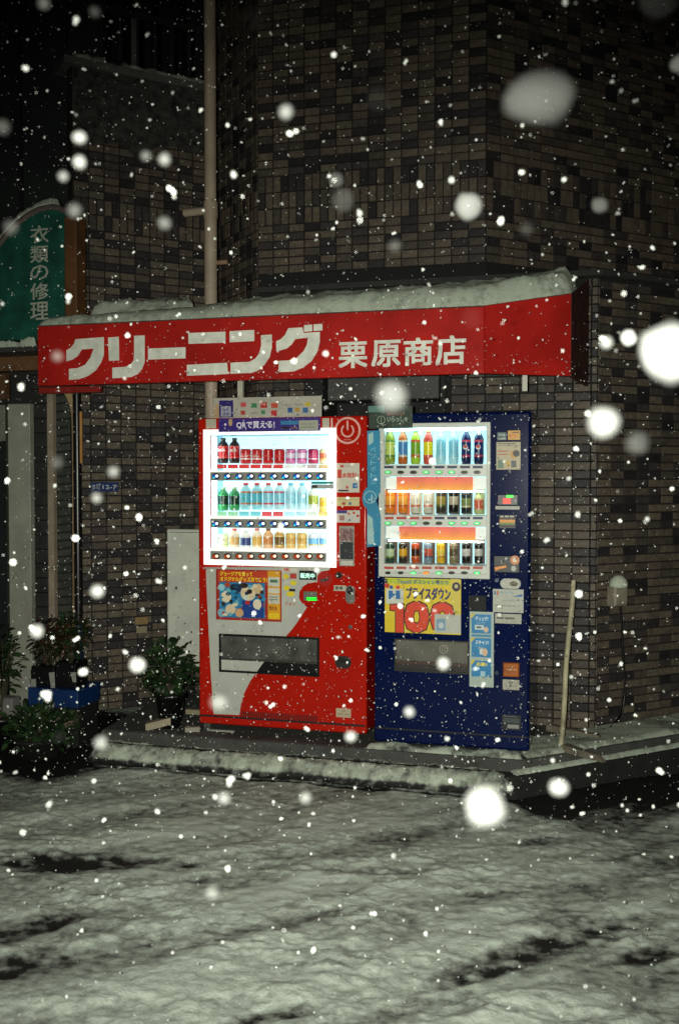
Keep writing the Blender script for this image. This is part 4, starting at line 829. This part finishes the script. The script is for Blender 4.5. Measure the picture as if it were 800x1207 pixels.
# ================================================================== THINGS ROUND THE MACHINES
# downpipe
pc0 = at_y(248.5, 300, .48); b = MB(); PIPE = mat((.43, .34, .25), .5, var=.2, vs=4, bump=.1)
dp = empty('downpipe', (pc0.x, pc0.y, GZ), 'beige downpipe rising through the awning up the tiled wall', 'pipe')
b.tube([(pc0.x, pc0.y, GZ), (pc0.x, pc0.y, 3.4)], .041, PIPE, 20); b.build('pipe', dp)
b = MB(); b.tube([(pc0.x, pc0.y, 3.4), (pc0.x, pc0.y, 6.3)], .038, PIPE, 20); b.build('pipe', dp)
p = at_y(248.5, 248, .48); b = MB(); b.tube([(p.x, p.y, p.z-.05), (p.x, p.y, p.z+.05)], .046, PIPE, 20); b.tube([(p.x, p.y, p.z), (p.x-.19, p.y+.02, p.z)], .026, PIPE, 12); b.build('collar', dp)
p = at_y(258, 310, .48); b = MB(); b.box(p.x-.03, p.x+.06, p.y-.01, p.y+.01, p.z-.012, p.z+.012, mat('#9a7a62', .5)); b.build('clamp', dp)
# white board by the red machine
b = MB(); YP = .42; pl = [(198.5, 624), (236, 622), (236, 790), (197, 790)]; a = RC(197, 624, 262, 786, YP); b.box(a[0], a[1], YP, YP+.02, a[2], a[3], mat((.56, .57, .49), .5, var=.12, vs=5))
wb = b.build('white_board', None, 'white metal board standing on edge left of red machine', 'board', bevel=.018)
b = MB(); b.box(a[0]+.02, a[1]-.02, YP-.001, YP+.001, a[3]-.022, a[3]-.018, mat('#55564c', .5)); L_ = []
for (u, v_, r_) in ((208, 693, .008), (211, 752, .012), (228, 705, .004), (225, 757, .01), (223, 768, .007), (226, 745, .006), (218, 735, .004), (213, 715, .003), (224, 662, .003)): p = at_y(u, v_, YP); b.disc(p.x, p.z, r_, r_*1.3, YP-.001, YP+.001, mat('#4b4a40', .8), 9)
o = b.build('marks', wb)
for k in (.06, .3): 
    b = MB(); b.box(a[0]+k-.015, a[0]+k+.015, YP, YP+.03, GZ, a[2]+.01, mat('#77776c', .5)); b.build('leg', wb)
# address plate on the left wing wall
nL = Vector((q7, -q7, 0))
def on_left(px, py, off=0.0): return at_pl(px, py, L0+nL*off, nL)
P = on_left(107, 568.5, .012); Q = on_left(140, 579.5, .012); s0 = (P-L0).dot(DL); s1 = (Q-L0).dot(DL)
b = MB(lambda x, y, z: L0+DL*x-nL*y+Vector((0, 0, z))); b.box(s0, s1, -.016, -.007, Q.z, P.z, mat('#0f2a5c', .4)); 
W2 = mat('#b8bcc0', .4); sw = s1-s0; b.text('12-7', s0+sw*.42, s0+sw*.93, Q.z+.018, P.z-.018, -.0175, W2, .02)
for k, ch in enumerate('本町'): b.text(ch, s0+sw*.05+k*sw*.16, s0+sw*.05+k*sw*.16+sw*.13, Q.z+.014, P.z-.012, -.0175, W2)
b.build('address_plate', None, 'small blue address plate numbered 12-7 on tiled wall', 'plate')
# missing, patched tile
P = on_left(159.5, 728, .01); s0 = (P-L0).dot(DL); b = MB(lambda x, y, z: L0+DL*x-nL*y+Vector((0, 0, z))); b.box(s0, s0+.09, -.012, .0, P.z-.05, P.z, mat((.25, .16, .07), .9, bump=.4)); b.box(s0+.01, s0+.085, -.010, .0, P.z-.11, P.z-.065, mat((.26, .22, .14), .9)); b.build('patched_tile', bld)

# leaning pole
p0 = at_z(660, 882, GZ); p1 = at_y(675, 684, p0.y+.12)
b = MB(); pts = [p0.lerp(p1, t)+Vector((.004*math.sin(t*9), 0, 0)) for t in [i/10 for i in range(11)]]
b.tube(pts, [.015]*9+[.0145, .013], mat((.42, .38, .24), .6, var=.5, vs=9, bump=.3), 10); b.build('leaning_pole', None, 'pale rusty pole leaning upright right of blue machine', 'pole')
for (pa, pb, lab) in (((643, 856), (712, 869), 'rear wooden strip on the pavement, against the wall'), ((662, 880), (710, 893), 'front wooden strip lying beside the leaning pole')):
    A_, B_ = at_z(*pa, GZ+.03), at_z(*pb, GZ+.03); d = (B_-A_); L_ = d.length; d.normalize(); n_ = Vector((-d.y, d.x, 0)); b = MB(lambda x, y, z, A_=A_, d=d, n_=n_: A_+d*x+n_*y+Vector((0, 0, z)))
    WD = mat((.14, .12, .085), .8, var=.3, bump=.3)
    b.add([(0, 0, -.028), (L_, 0, -.028), (L_, .03, -.028), (0, .05, -.028), (0, 0, .012), (L_-.05, 0, .004), (L_-.05, .03, .004), (0, .05, .012)], [(0, 3, 2, 1), (4, 5, 6, 7), (0, 1, 5, 4), (1, 2, 6, 5), (2, 3, 7, 6), (3, 0, 4, 7)], WD)
    b.build('wooden_strip', None, lab, 'plank', 'wooden strips on the pavement')
# wall-mounted socket cover with cable, on the right chamfer wall
nR = Vector((s43, -c43, 0)); O3 = LR2
P = at_pl(722, 698, O3, nR); sx_ = (P-O3).dot(DR); tf = lambda x, y, z: O3+DR*x-nR*y+Vector((0, 0, z))
so = empty('socket_cover', tf(sx_, -.04, P.z), 'snow-capped beige socket cover on right wall, trailing a black cable', 'socket')
b = MB(tf); b.box(sx_-.055, sx_+.055, -.075, -.007, P.z-.08, P.z+.04, mat('#8a8272', .6, var=.2), cut=.012); b.build('cover', so)
b = MB(); c_ = tf(sx_, -.045, P.z+.035)
for k in range(1): b.lathe((c_.x, c_.y, c_.z), [(.055, 0, SNOW), (.058, .02, SNOW), (.048, .05, SNOW), (.025, .07, SNOW), (.004, .076, SNOW)], 14)
b.build('snow_cap', so)
cab = [at_pl(*w_, O3+nR*.02, nR) for w_ in ((729, 702), (732, 730), (733, 760), (735, 790), (736, 815), (733, 838), (727, 849))]+[at_z(718, 858, GZ+.02), at_z(700, 862, GZ+.015)]
b = MB(); b.tube(cab, .007, BLK, 8); b.build('cable', so)

# ---------------------------------------------------------------- plants
def leaf_mat(c): return mat(c, .45, var=.5, vs=18)
def plant_mesh(mb, c, rad, hgt, n, ls, mats, rng, droop=.2, shape=1.0):
    for i in range(n):
        while True:
            d = Vector((rng.uniform(-1, 1), rng.uniform(-1, 1), rng.uniform(-.9, 1)))
            if .12 < d.length < 1: break
        k = 1+.35*noise.noise(d*2.1+Vector(c))
        p = Vector(c)+Vector((d.x*rad*k, d.y*rad*k*.8, d.z*hgt*k))
        out = Vector((d.x, d.y, d.z*.6+rng.uniform(-.3, .7))).normalized(); s = out.cross(Vector((rng.uniform(-.5, .5), rng.uniform(-.5, .5), 1))).normalized(); u = s.cross(out)
        L_ = ls*rng.uniform(.7, 1.3); w_ = L_*.33*shape
        q = [p, p+out*L_*.35+s*w_+u*w_*.2, p+out*L_*.75+s*w_*.8-u*L_*droop*.4+u*w_*.2, p+out*L_-u*L_*droop, p+out*L_*.75-s*w_*.8-u*L_*droop*.4+u*w_*.2, p+out*L_*.35-s*w_+u*w_*.2, p+out*L_*.5-u*L_*droop*.2]
        mb.add(q, [(0, 1, 6), (1, 2, 6), (2, 3, 6), (3, 4, 6), (4, 5, 6), (5, 0, 6)], rng.choice(mats))
def stems(mb, base, c, rad, hgt, n, rng, m, r_=.005):
    for i in range(n):
        e = Vector(c)+Vector((rng.uniform(-1, 1)*rad*.8, rng.uniform(-1, 1)*rad*.6, rng.uniform(-.4, .7)*hgt)); a = Vector(base); mid = a.lerp(e, .5)+Vector((rng.uniform(-.02, .02), 0, .03))
        mb.tube([a, mid, e], [r_, r_*.8, r_*.4], m, 5)
GRN = [leaf_mat(c) for c in ((.014, .036, .011), (.022, .052, .015), (.010, .024, .008), (.030, .055, .018))]
STM = mat((.05, .04, .022), .8)
POT = mat((.006, .006, .007), .35)
rng = random.Random(5)
def potted(px, pyb, pyt, potr, crown, rad, hgt, n, ls, mats, label, Y=None, shape=1.0, base_z=GZ, D=None, pot_h=None, name='potted_plant', droop=.2, potm=None):
    pb = at_z(px, pyb, base_z); t = empty(name, (pb.x, pb.y, base_z), label, 'plant', None)
    h = pot_h; b = MB(); m = potm or POT
    b.lathe((pb.x, pb.y, base_z), [(potr*.68, 0, m), (potr*.93, h*.88, m), (potr*1.06, h*.89, m), (potr*1.06, h, m), (potr*.92, h, mat((.02, .015, .01), .95)), (potr*.9, h*.94, mat((.02, .015, .01), .95))], 20); b.build('pot', t)
    c = Vector((pb.x+crown[0], pb.y, base_z+h+crown[1]))
    b = MB(); stems(b, (pb.x, pb.y, base_z+h*.9), c, rad, hgt, 9, rng, STM, .006); b.build('stem', t)
    b = MB(); plant_mesh(b, c, rad, hgt, n, ls, mats, rng, shape=shape, droop=droop); b.build('foliage', t)
potted(201, 856, 0, .095, (-.02, .14), .17, .15, 330, .045, GRN, 'leafy green plant in black pot beside the red machine', shape=1.5, pot_h=.21)
# left-hand clutter
BRN = [leaf_mat(c) for c in ((.05, .018, .008), (.028, .02, .008), (.014, .02, .008))]
zL = 0.0
b = MB(); a0 = at_z(36, 872, 0); xL, yL = a0.x, .05
def clut(px, py, Y): p = at_y(px, py, Y); return p
# dark stand with blue tray
t1 = empty('plant_stand', (at_y(60, 850, .05).x, .05, 0), 'dark low stand with blue tray carrying two black pots', 'stand')
a = RC(30, 833, 92, 880, .0); b = MB(); b.box(a[0], a[1], 0, .26, 0.0, a[3], mat('#0d0c0b', .8), cut=.004); b.build('base', t1)
a2 = RC(34, 812, 93, 833, .0); b = MB(); b.box(a2[0], a2[1], -.01, .27, a[3]+.001, a2[3], mat('#0a2c5c', .5, var=.2), cut=.006); b.build('tray', t1)
for (l, r, t, bo, lab, gm) in ((37, 64, 786, 812, 'black square pot with dark reddish plant, left on the blue tray', BRN), (66, 89, 781, 812, 'black square pot with orange-tinged plant, right on the blue tray', BRN+GRN[:2])):
    q = RC(l, t, r, bo, .05); tt = empty('potted_plant', ((q[0]+q[1])/2, .12, a2[3]), lab, 'plant')
    b = MB(); b.box(q[0], q[1], .05, .2, a2[3]+.001, q[3], POT, cut=.005); b.build('pot', tt)
    c = Vector(((q[0]+q[1])/2, .12, q[3]+.16)); b = MB(); stems(b, (c.x, c.y, q[3]-.02), c, .12, .14, 8, rng, STM, .005); b.build('stem', tt)
    b = MB(); plant_mesh(b, c, .11, .13, 230, .042, gm, rng, droop=.35); b.build('foliage', tt)
for (l, t, r, bo, lab) in ((29, 789, 37, 815, 'white slat leaning left of the pots'), (38, 800, 43, 817, 'narrow white slat before the left black pot'), (60.5, 792, 65, 812, 'white label stake between the two black pots'), (86, 792, 90, 804, 'white tag at the right of the orange plant pot')):
    q = RC(l, t, r, bo, .03); b = MB(); b.prism([(q[0], q[2]), (q[1], q[2]), (q[1]-.004, q[3]), (q[0]-.015, q[3]-.006)], .0305, .036, mat('#8f9088', .6)); b.build('plant_tag', None, lab, 'tag')
potted(48, 890, 0, .17, (0, .05), .22, .13, 560, .048, GRN, 'low wide green shrub in dark planter in front of blue tray', base_z=0, pot_h=.12, name='shrub', potm=mat((.008, .008, .008), .7))
potted(2, 880, 0, .13, (-.05, .33), .16, .22, 330, .045, GRN+BRN[2:], 'tall green plant in dark pot at the left picture edge', base_z=0, pot_h=.2)
p = at_z(8, 880, 0); b = MB(); b.tube([(p.x, p.y-.1, 0), (p.x-.005, p.y-.1, .55)], .006, mat((.15, .1, .05), .7), 6); b.build('plant_stake', None, 'thin brown stake standing in the left shrub', 'stake')
# stone blocks
for (px, py, w_, h_, lab, c) in ((78, 842, .16, .07, 'brick lying below the blue tray', (.12, .09, .07)), (12, 820, .12, .12, 'pale stone pot at far left among plants', (.18, .17, .16))):
    q = at_y(px, py, -.03); b = MB(); b.box(q.x-w_/2, q.x+w_/2, -.1, -.012, q.z-h_, q.z, mat(c, .9, bump=.4), cut=.01); b.build('stone_block', None, lab, 'block')
p = at_z(187, 858, GZ+.001); b = MB(lambda x, y, z: (p.x+x*.96-y*.3, p.y+x*.3+y*.96, GZ+z+x*.25)); b.box(-.07, .08, -.05, .02, .012, .055, mat((.34, .29, .2), .8, var=.2)); b.build('wooden_block', None, 'pale wooden block beside the black plant pot', 'block')
p = at_z(228, 862, GZ+.001); b = MB(lambda x, y, z: (p.x+x*.9-y*.4, p.y+x*.4+y*.9, GZ+z)); b.box(-.05, .04, -.02, .02, .002, .03, mat((.3, .28, .23), .8, var=.2)); b.build('wooden_block', None, 'small pale wooden wedge under the left foot of red machine', 'block')
p = at_z(258, 862, GZ+.001); b = MB(); b.box(p.x-.07, p.x+.10, p.y-.01, p.y+.01, GZ+.002, GZ+.012, mat('#9a9a90', .4)); b.build('metal_bar', None, 'thin pale metal bar under the red machine', 'bar')
b = MB(); q0 = at_y(219, 842, .3); b.box(q0.x, q0.x+.25, .3, .33, GZ+.02, GZ+.05, mat((.3, .25, .16), .8)); b.build('wooden_batten', None, 'wooden batten behind the potted plant by red machine', 'plank')

# ---------------------------------------------------------------- neighbouring shop on the left
YS = .42
sh = empty('neighbour_shop', (-2.4, YS, 0), 'dark shopfront with brown arched frame left of the tiled building', 'building')
def sbox(name, l, t, r, bo, m, Y=YS, th=.05, cut=0, to_ground=False, top=None, label=None):
    q = RC(l, t, r, bo, Y); b = MB(); b.box(q[0], q[1], Y, Y+th, 0 if to_ground else q[2], top or q[3], m, cut=cut); return b.build(name, sh, label)
DKT = mat((.022, .023, .021), .7, var=.35, vs=10, bump=.3)
q = RC(-500, 440, 92, 800, YS+.3); b = MB(); b.box(q[0], L0.x-.02, YS+.3, YS+.4, 0, 3.2, DKT); b.build('wall', sh)
b = MB(); b.box(q[0], L0.x-.05, YS+.5, YS+.6, 3.2, 7.5, mat((.016, .021, .02), .7, var=.4, vs=3))
for k in range(14): b.box(L0.x-.7-k*.3, L0.x-.67-k*.3, YS+.47, YS+.5, 3.2, 7.5, mat((.01, .012, .012), .6))
b.build('upper_wall', sh)
BRW = mat((.12, .052, .018), .5, var=.3, vs=7); BEI = mat((.30, .24, .18), .6, var=.15); PAN = mat((.31, .315, .255), .6, var=.15, vs=6, bump=.1)
sbox('door_panel', 9.5, 476, 36.5, 745, PAN, cut=.004, to_ground=True, label='pale cream door panel')
sbox('window_pane', -120, 476, 8.5, 760, mat((.02, .025, .025), .08, spec=.8), YS+.03, .02)
sbox('window_frame', 8.2, 476, 10.2, 745, mat('#4a4a42', .35, metal=.5), YS-.01, .03)
sbox('pane_reflection', -60, 478, 7.5, 520, mat('#77776c', .8), YS+.01, .01)  # pale sheet painted in for the reflection on the glass
sbox('beige_post', 57, 440, 64, 760, BEI, YS+.05, .04, to_ground=True)
q = RC(37, 455, 57, 760, YS+.12); b = MB(); z = 0
sw0, sw1 = q[0], q[1]
nn = 0
while z < 2.5: 
    b = MB(); b.box(sw0, sw1-.003, YS+.12, YS+.16, z+.003, z+.098, DKT, cut=.003); b.build('stone_panel', sh); z += .1
q = RC(65, 455, 86, 760, YS+.1)
for k in range(46):
    z_ = k*.055; b = MB(); y0 = YS+.1; b.add([(q[0], y0, z_), (q[1], y0, z_+.012), (q[1], y0, z_+.052), (q[0], y0, z_+.040), (q[0], y0+.02, z_), (q[1], y0+.02, z_+.012), (q[1], y0+.02, z_+.052), (q[0], y0+.02, z_+.040)],
              [(0, 1, 2, 3), (4, 7, 6, 5), (3, 2, 6, 7), (0, 4, 5, 1), (1, 5, 6, 2), (0, 3, 7, 4)], mat((.045, .05, .04), .55, var=.3)); b.build('slat', sh)
# arch frame edge
pts = [(66, 457), (72, 459), (78, 467), (82.5, 478), (84.5, 492), (85.2, 510), (85.6, 600), (86, 700), (86, 800)]
ins = [(66, 455), (76, 455), (84, 462), (87.5, 478), (88, 492), (88, 510), (88, 600), (88, 700), (88, 800)]
O_ = [at_y(u, v_, YS) for u, v_ in pts]; I_ = [at_y(u, v_, YS-.02) for u, v_ in ins]
vv = O_+I_+[p+Vector((0, .06, 0)) for p in O_]+[p+Vector((0, .08, 0)) for p in I_]; n = len(pts); b = MB()
b.add(vv, [(i, i+1, n+i+1, n+i) for i in range(n-1)]+[(2*n+i, 2*n+i+1, i+1, i) for i in range(n-1)]+[(n+i, n+i+1, 3*n+i+1, 3*n+i) for i in range(n-1)], mat((.55, .38, .2), .35, var=.2)); b.build('arch_frame', sh)
sbox('beam', -200, 422, 46, 440, mat((.14, .07, .03), .55, var=.3), YS-.1, .08)
sbox('beam_post', -30, 441, 7, 471, mat((.11, .055, .025), .55), YS-.08, .05)
# black drainpipe with blue foot
pd = at_y(92, 600, .30); dr = empty('drainpipe', (pd.x, .3, 0), 'black drainpipe with dark blue foot between shop and tiled wall', 'pipe')
b = MB(); b.tube([(pd.x, .3, .75), (pd.x, .3, 2.6)], .026, mat((.008, .008, .009), .3), 12); b.build('pipe', dr)
b = MB(); b.tube([(pd.x, .3, .02), (pd.x, .3, .75)], .03, mat((.01, .022, .045), .35), 12); b.build('foot', dr)
q = RC(94.5, 485, 96.8, 546, .29); b = MB(); b.box(q[0], q[1], .29, .30, q[2], q[3], mat((.5, .25, .08), .4)); b.build('copper_strip', dr)
# green sign
YG = .12
def gp(u, v_): q = at_y(u, v_, YG); return (q.x, q.z)
gs = empty('green_sign', (gp(0, 400)[0], YG, gp(0, 400)[1]), 'green round-topped shop sign with white vertical characters', 'sign')
top = [(76.5, 252), (70, 248.5), (60, 247.5), (48, 250), (36, 256), (24, 265), (12, 277), (0, 293), (-20, 325), (-30, 350), (-34, 401)]
b = MB(); b.prism([gp(u, v_) for u, v_ in [(-34, 401), (76.5, 401)]+top], YG, YG+.08, mat((.010, .085, .058), .5, var=.4, vs=9, bump=.1)); b.build('panel', gs)
rim = [(76.5, 249), (70, 245.5), (60, 244), (47, 246.5), (34, 253), (21, 263), (8, 276), (-4, 292), (-24, 325)]
b = MB(); b.tube([Vector((gp(u, v_)[0], YG+.01, gp(u, v_)[1])) for u, v_ in rim], .022, mat((.13, .10, .09), .5), 8); b.build('rim', gs)
b = MB()
for ch, t, bo in (('衣', 266, 287), ('類', 289.5, 310), ('の', 312.5, 330), ('修', 333.5, 353.5), ('理', 356, 377)):
    q = RC(36.5, t, 58, bo, YG); b.text(ch, q[0], q[1], q[2], q[3], YG-.003, mat((.42, .44, .36), .5), .012)
b.build('lettering', gs)
q = RC(78, 256, 92, 376, YG); b = MB(); b.box(q[0], q[1], YG-.02, YG+.1, q[2], q[3], BRW, cut=.006); b.build('side_post', gs)
q = RC(-40, 402, 45, 414, YG); b = MB(); b.box(q[0], q[1], YG-.03, YG+.25, q[2]-.01, q[2]+.02, mat((.05, .05, .048), .6)); b.build('sill', gs)
snow_patch('sign_snow', [(q[0], YG-.035, q[2]+.022), (q[1], YG-.035, q[2]+.022)], [(q[0], YG-.002, q[2]+.022), (q[1], YG-.002, q[2]+.022)], .045, 80, 8, 'thin snow on the sill under the green sign', 21, edge=.3, rough=.6)
rp = [Vector((gp(u, v_)[0], YG, gp(u, v_)[1]+.022)) for u, v_ in rim[1:]][::-1]
snow_patch('sign_snow', [p+Vector((0, -.015, 0)) for p in rp], [p+Vector((0, .03, 0)) for p in rp], .028, 90, 6, 'thin snow line on the curved top of the green sign', 22, edge=.4, rough=.7)
# ledge snow on the wing parapet and a background building
a_, b_ = L0+nL*.04, JN+nL*.04
snow_patch('parapet_snow', [a_+Vector((0, 0, 4.472)), b_+Vector((0, 0, 4.472))], [a_-nL*.1+Vector((0, 0, 4.472)), b_-nL*.1+Vector((0, 0, 4.472))], .035, 90, 8, 'patchy snow along the top of the left tiled wall', 31, edge=.3, rough=.8, barefn=lambda p: .3+.8*fbm(p.x*6, p.y*6, 2))
bb = empty('background_building', (-2.2, 4.5, 0), 'dim building with vertical ribs far behind at upper left', 'building')
b = MB(); b.box(-7, GL.x, 4.5, 4.7, 0, 9, mat((.03, .04, .038), .7, var=.4, vs=2)); b.build('wall', bb)
for k in range(12): b = MB(); b.box(-4.6+k*.33, -4.55+k*.33, 4.42, 4.499, 3.5, 9, mat((.012, .014, .014), .6)); b.build('rib', bb)
p0, p1 = at_y(92, 92, 4.3), at_y(-40, 112, 4.3); b = MB(); b.tube([p0, p0.lerp(p1, .5)-Vector((0, 0, .06)), p1], .01, mat((.12, .12, .11), .6), 6); b.build('overhead_cable', None, 'thin grey cable crossing the dark upper left', 'cable')

# ================================================================== FALLING SNOW
EREF = .8      # display-linear value of white paint lit by the flash at 5.7 m (near flakes get opacity in place of flash brightness)
def flake_mesh(seed, sub=2):
    bm = bmesh.new(); bmesh.ops.create_icosphere(bm, subdivisions=sub, radius=1)
    r_ = random.Random(seed); o_ = Vector((r_.uniform(0, 99), r_.uniform(0, 99), 0))
    for v_ in bm.verts: v_.co *= 1+.22*noise.noise(v_.co*1.3+o_)+.06*noise.noise(v_.co*5+o_)
    for f_ in bm.faces: f_.smooth = True
    me = bpy.data.meshes.new('snowflake'); bm.to_mesh(me); bm.free(); me.materials.append(FLAKE); return me
FM = [flake_mesh(k) for k in range(5)]
AXIS = (at_d(405, 735, 5.6)-FLASH).normalized()
BIG = [(790, 415, 45, 1, 'biggest, bright white'), (740, 398, 12, 1, 'small bright, touching the biggest'), (714, 404, 8.5, .9, 'small, left of the pair by the biggest'), (710, 498, 24, .9, 'large white, right of blue machine'), (750, 522, 17, .42, 'greyish, beside the large white one right of blue machine'),
       (461, 467, 25, .72, 'pale round, below the awning over the green sign'), (571, 951, 30, 1, 'bright, in front of the kerb'), (635, 115, 44, .42, 'large grey oval, high on the wall'), (551, 243, 20, .72, 'pale, above the awning centre right'), (404, 236, 18, .28, 'dim larger of a pair above the awning'),
       (396, 212, 12, .35, 'dim smaller of a pair above the awning'), (445, 117, 19, .10, 'faint, high centre'), (337, 132, 10, .75, 'pale, high left of centre'), (162, 784, 10, 1, 'bright, left of the potted plant'), (119, 875, 10, .75, 'pale, at the left end of the kerb'), (658, 928, 13, .9, 'white, over the dark gutter'),
       (250, 1052, 10, .65, 'pale, over the lower left road'), (360, 940, 8, .8, 'small, over the road below red machine'), (264, 941, 9, .8, 'small white, left over the road by the kerb'), (88, 248, 11, .5, 'grey, at the top corner of green sign'), (94, 162, 9, .85, 'upper of two on the left'), (94, 191, 9, .85, 'lower of two on the left'),
       (75, 208, 7, .75, 'small, lower left of the two'), (172, 184, 7, .55, 'left of a close pair on the upper wing wall'), (194, 188, 9, .8, 'right of a close pair on the upper wing wall'), (194, 263, 9, .55, 'grey, left of the downpipe bracket'), (52, 4, 9, .35, 'dim, at the top left edge'), (3, 150, 11, .32, 'bluish, at the left edge'),
       (115, 697, 9, .85, 'white, on the left tiled wall'), (44, 744, 9, .85, 'white, before the cream door panel'), (706, 242, 13, .38, 'grey, upper right wall'), (620, 270, 10, .25, 'dim, above the awning right end'), (465, 290, 9, .35, 'dim, just above the awning centre'), (13, 268, 11, .35, 'grey, left on the green sign rim'),
       (800, 75, 14, .35, 'grey, at the right edge high up'), (775, -2, 30, .10, 'faint, at the top right edge'), (68, 420, 8, .5, 'small grey, left of the awning end'), (134, 556, 8, .7, 'white, above the address plate'), (114, 587, 7, .75, 'white, just under the address plate'), (68, 545, 9, .35, 'grey, before the slatted wall'),
       (258, 828, 12, .62, 'pale, over the foot of the white panel'), (482, 839, 7, .85, 'white, low on the blue machine'), (413, 868, 7, .9, 'white, at the bottom right corner of red machine'), (522, 782, 8, .9, 'white, on the delivery flap of blue machine'), (70, 868, 9, .14, 'faint, among the left plants'), (112, 14, 8, .25, 'dim, at the upper left'),
       (555, 375, 17, .12, 'faint, over the right of the awning'), (300, 22, 18, .05, 'very faint, top centre left'), (700, 1040, 8, .3, 'dim, over the right road')]
for k, (px, py, r, br, lab) in enumerate(BIG):
    dist = .34+(45-r)*.0125
    if py < 420 and r > 11: dist = .62+.02*(45-r)
    rad = .80*r*dist/1173
    p = at_d(px, py, dist); o = bpy.data.objects.new('snowflake', FM[k % 5]); COL.objects.link(o); o.location = p
    sx2 = 1.12 if k == 7 else 1.0
    o.scale = (rad*random.uniform(.93, 1.07)*sx2, rad, rad*random.uniform(.93, 1.07)/sx2); o.rotation_euler = (random.random(), 0, random.uniform(-.3, .3))
    ca = ((p-FLASH).normalized()).dot(AXIS); q_ = max(0, min(1, (ca-math.cos(R(39)))/(1-math.cos(R(39))))); q_ = q_*q_*(3-2*q_)
    wl = .42*EREF*(5.7/max((p-FLASH).length, .2))**2*max(q_, .002)*1.25
    lin = br**2.2*(1.7 if br >= .85 else 1.15)
    al = min(1, lin/wl)  # how brightly the flash shows the flake is put into its opacity
    o.color = (1, 1, 1, al)
    tag(o, f'falling snowflake: {lab}', 'snowflake', 'large falling snowflakes')
b = MB(); rg = random.Random(11)
ico = [(-.526, 0, .851), (.526, 0, .851), (-.526, 0, -.851), (.526, 0, -.851), (0, .851, .526), (0, .851, -.526), (0, -.851, .526), (0, -.851, -.526), (.851, .526, 0), (-.851, .526, 0), (.851, -.526, 0), (-.851, -.526, 0)]
icf = [(0, 1, 4), (0, 4, 9), (9, 4, 5), (4, 8, 5), (4, 1, 8), (8, 1, 10), (8, 10, 3), (5, 8, 3), (5, 3, 2), (2, 3, 7), (7, 3, 10), (7, 10, 6), (7, 6, 11), (11, 6, 0), (0, 6, 1), (6, 10, 1), (9, 11, 0), (9, 2, 11), (9, 5, 2), (7, 11, 2)]
b2 = MB()
for _k in range(460):      # wet clumps of a few flakes
    p = at_d(rg.uniform(-20, 820), rg.uniform(-20, 960) if _k % 7 else rg.uniform(900, 1190), rg.uniform(1.1, 4.6)); bb_ = b2 if _k % 5 < 3 else b
    if p.z < .05 or (p.y > -.3 and p.z < 2.9): continue
    r_ = rg.uniform(.0022, .0046)
    for q_ in range(rg.randint(1, 4)):
        k2 = Vector((rg.uniform(-1, 1), rg.uniform(-1, 1), rg.uniform(-1, 1)))*r_*.8; s = Vector([rg.uniform(.5, 1.0) for _ in range(3)])*r_
        bb_.add([(p.x+k2.x+a[0]*s.x, p.y+k2.y+a[1]*s.y, p.z+k2.z+a[2]*s.z) for a in ico], icf, FLAKE, True)
thin = b2.build('falling_snow', None, 'thinner translucent wet flakes falling before the machines', 'snow', None, 'stuff'); thin.color = (1, 1, 1, .30)
nf = 0
while nf < 34000:
    p = Vector((rg.uniform(-3.6, 4.2), rg.uniform(-5.0, .0), rg.uniform(.05, 5.3)))
    if p.y > -.16 and p.z < 2.9: continue
    u, v_, d = proj(p)
    dd = (p-CAM).length
    if dd < .95 or (dd < 1.6 and rg.random() < .5): continue
    if nf > 30500: p = Vector((rg.uniform(-1.3, 1.5), rg.uniform(-1.3, -.2), rg.uniform(.2, 2.3)))
    r_ = .0009+.0024*rg.random()**3.2
    if dd > 3: r_ *= 1.15
    s = Vector((rg.uniform(.7, 1.5), rg.uniform(.7, 1.5), rg.uniform(.7, 1.6)))*r_
    b.add([(p.x+a[0]*s.x, p.y+a[1]*s.y, p.z+a[2]*s.z) for a in ico], icf, FLAKE, True)
    if rg.random() < .3:
        k2 = Vector((rg.uniform(-1, 1), 0, rg.uniform(-1, 1)))*r_*1.5; b.add([(p.x+k2.x+a[0]*s.x*.7, p.y+a[1]*s.y*.7, p.z+k2.z+a[2]*s.z*.7) for a in ico], icf, FLAKE, True)
    nf += 1
b.build('falling_snow', None, 'countless small snowflakes falling in the flash light', 'snow', None, 'stuff')
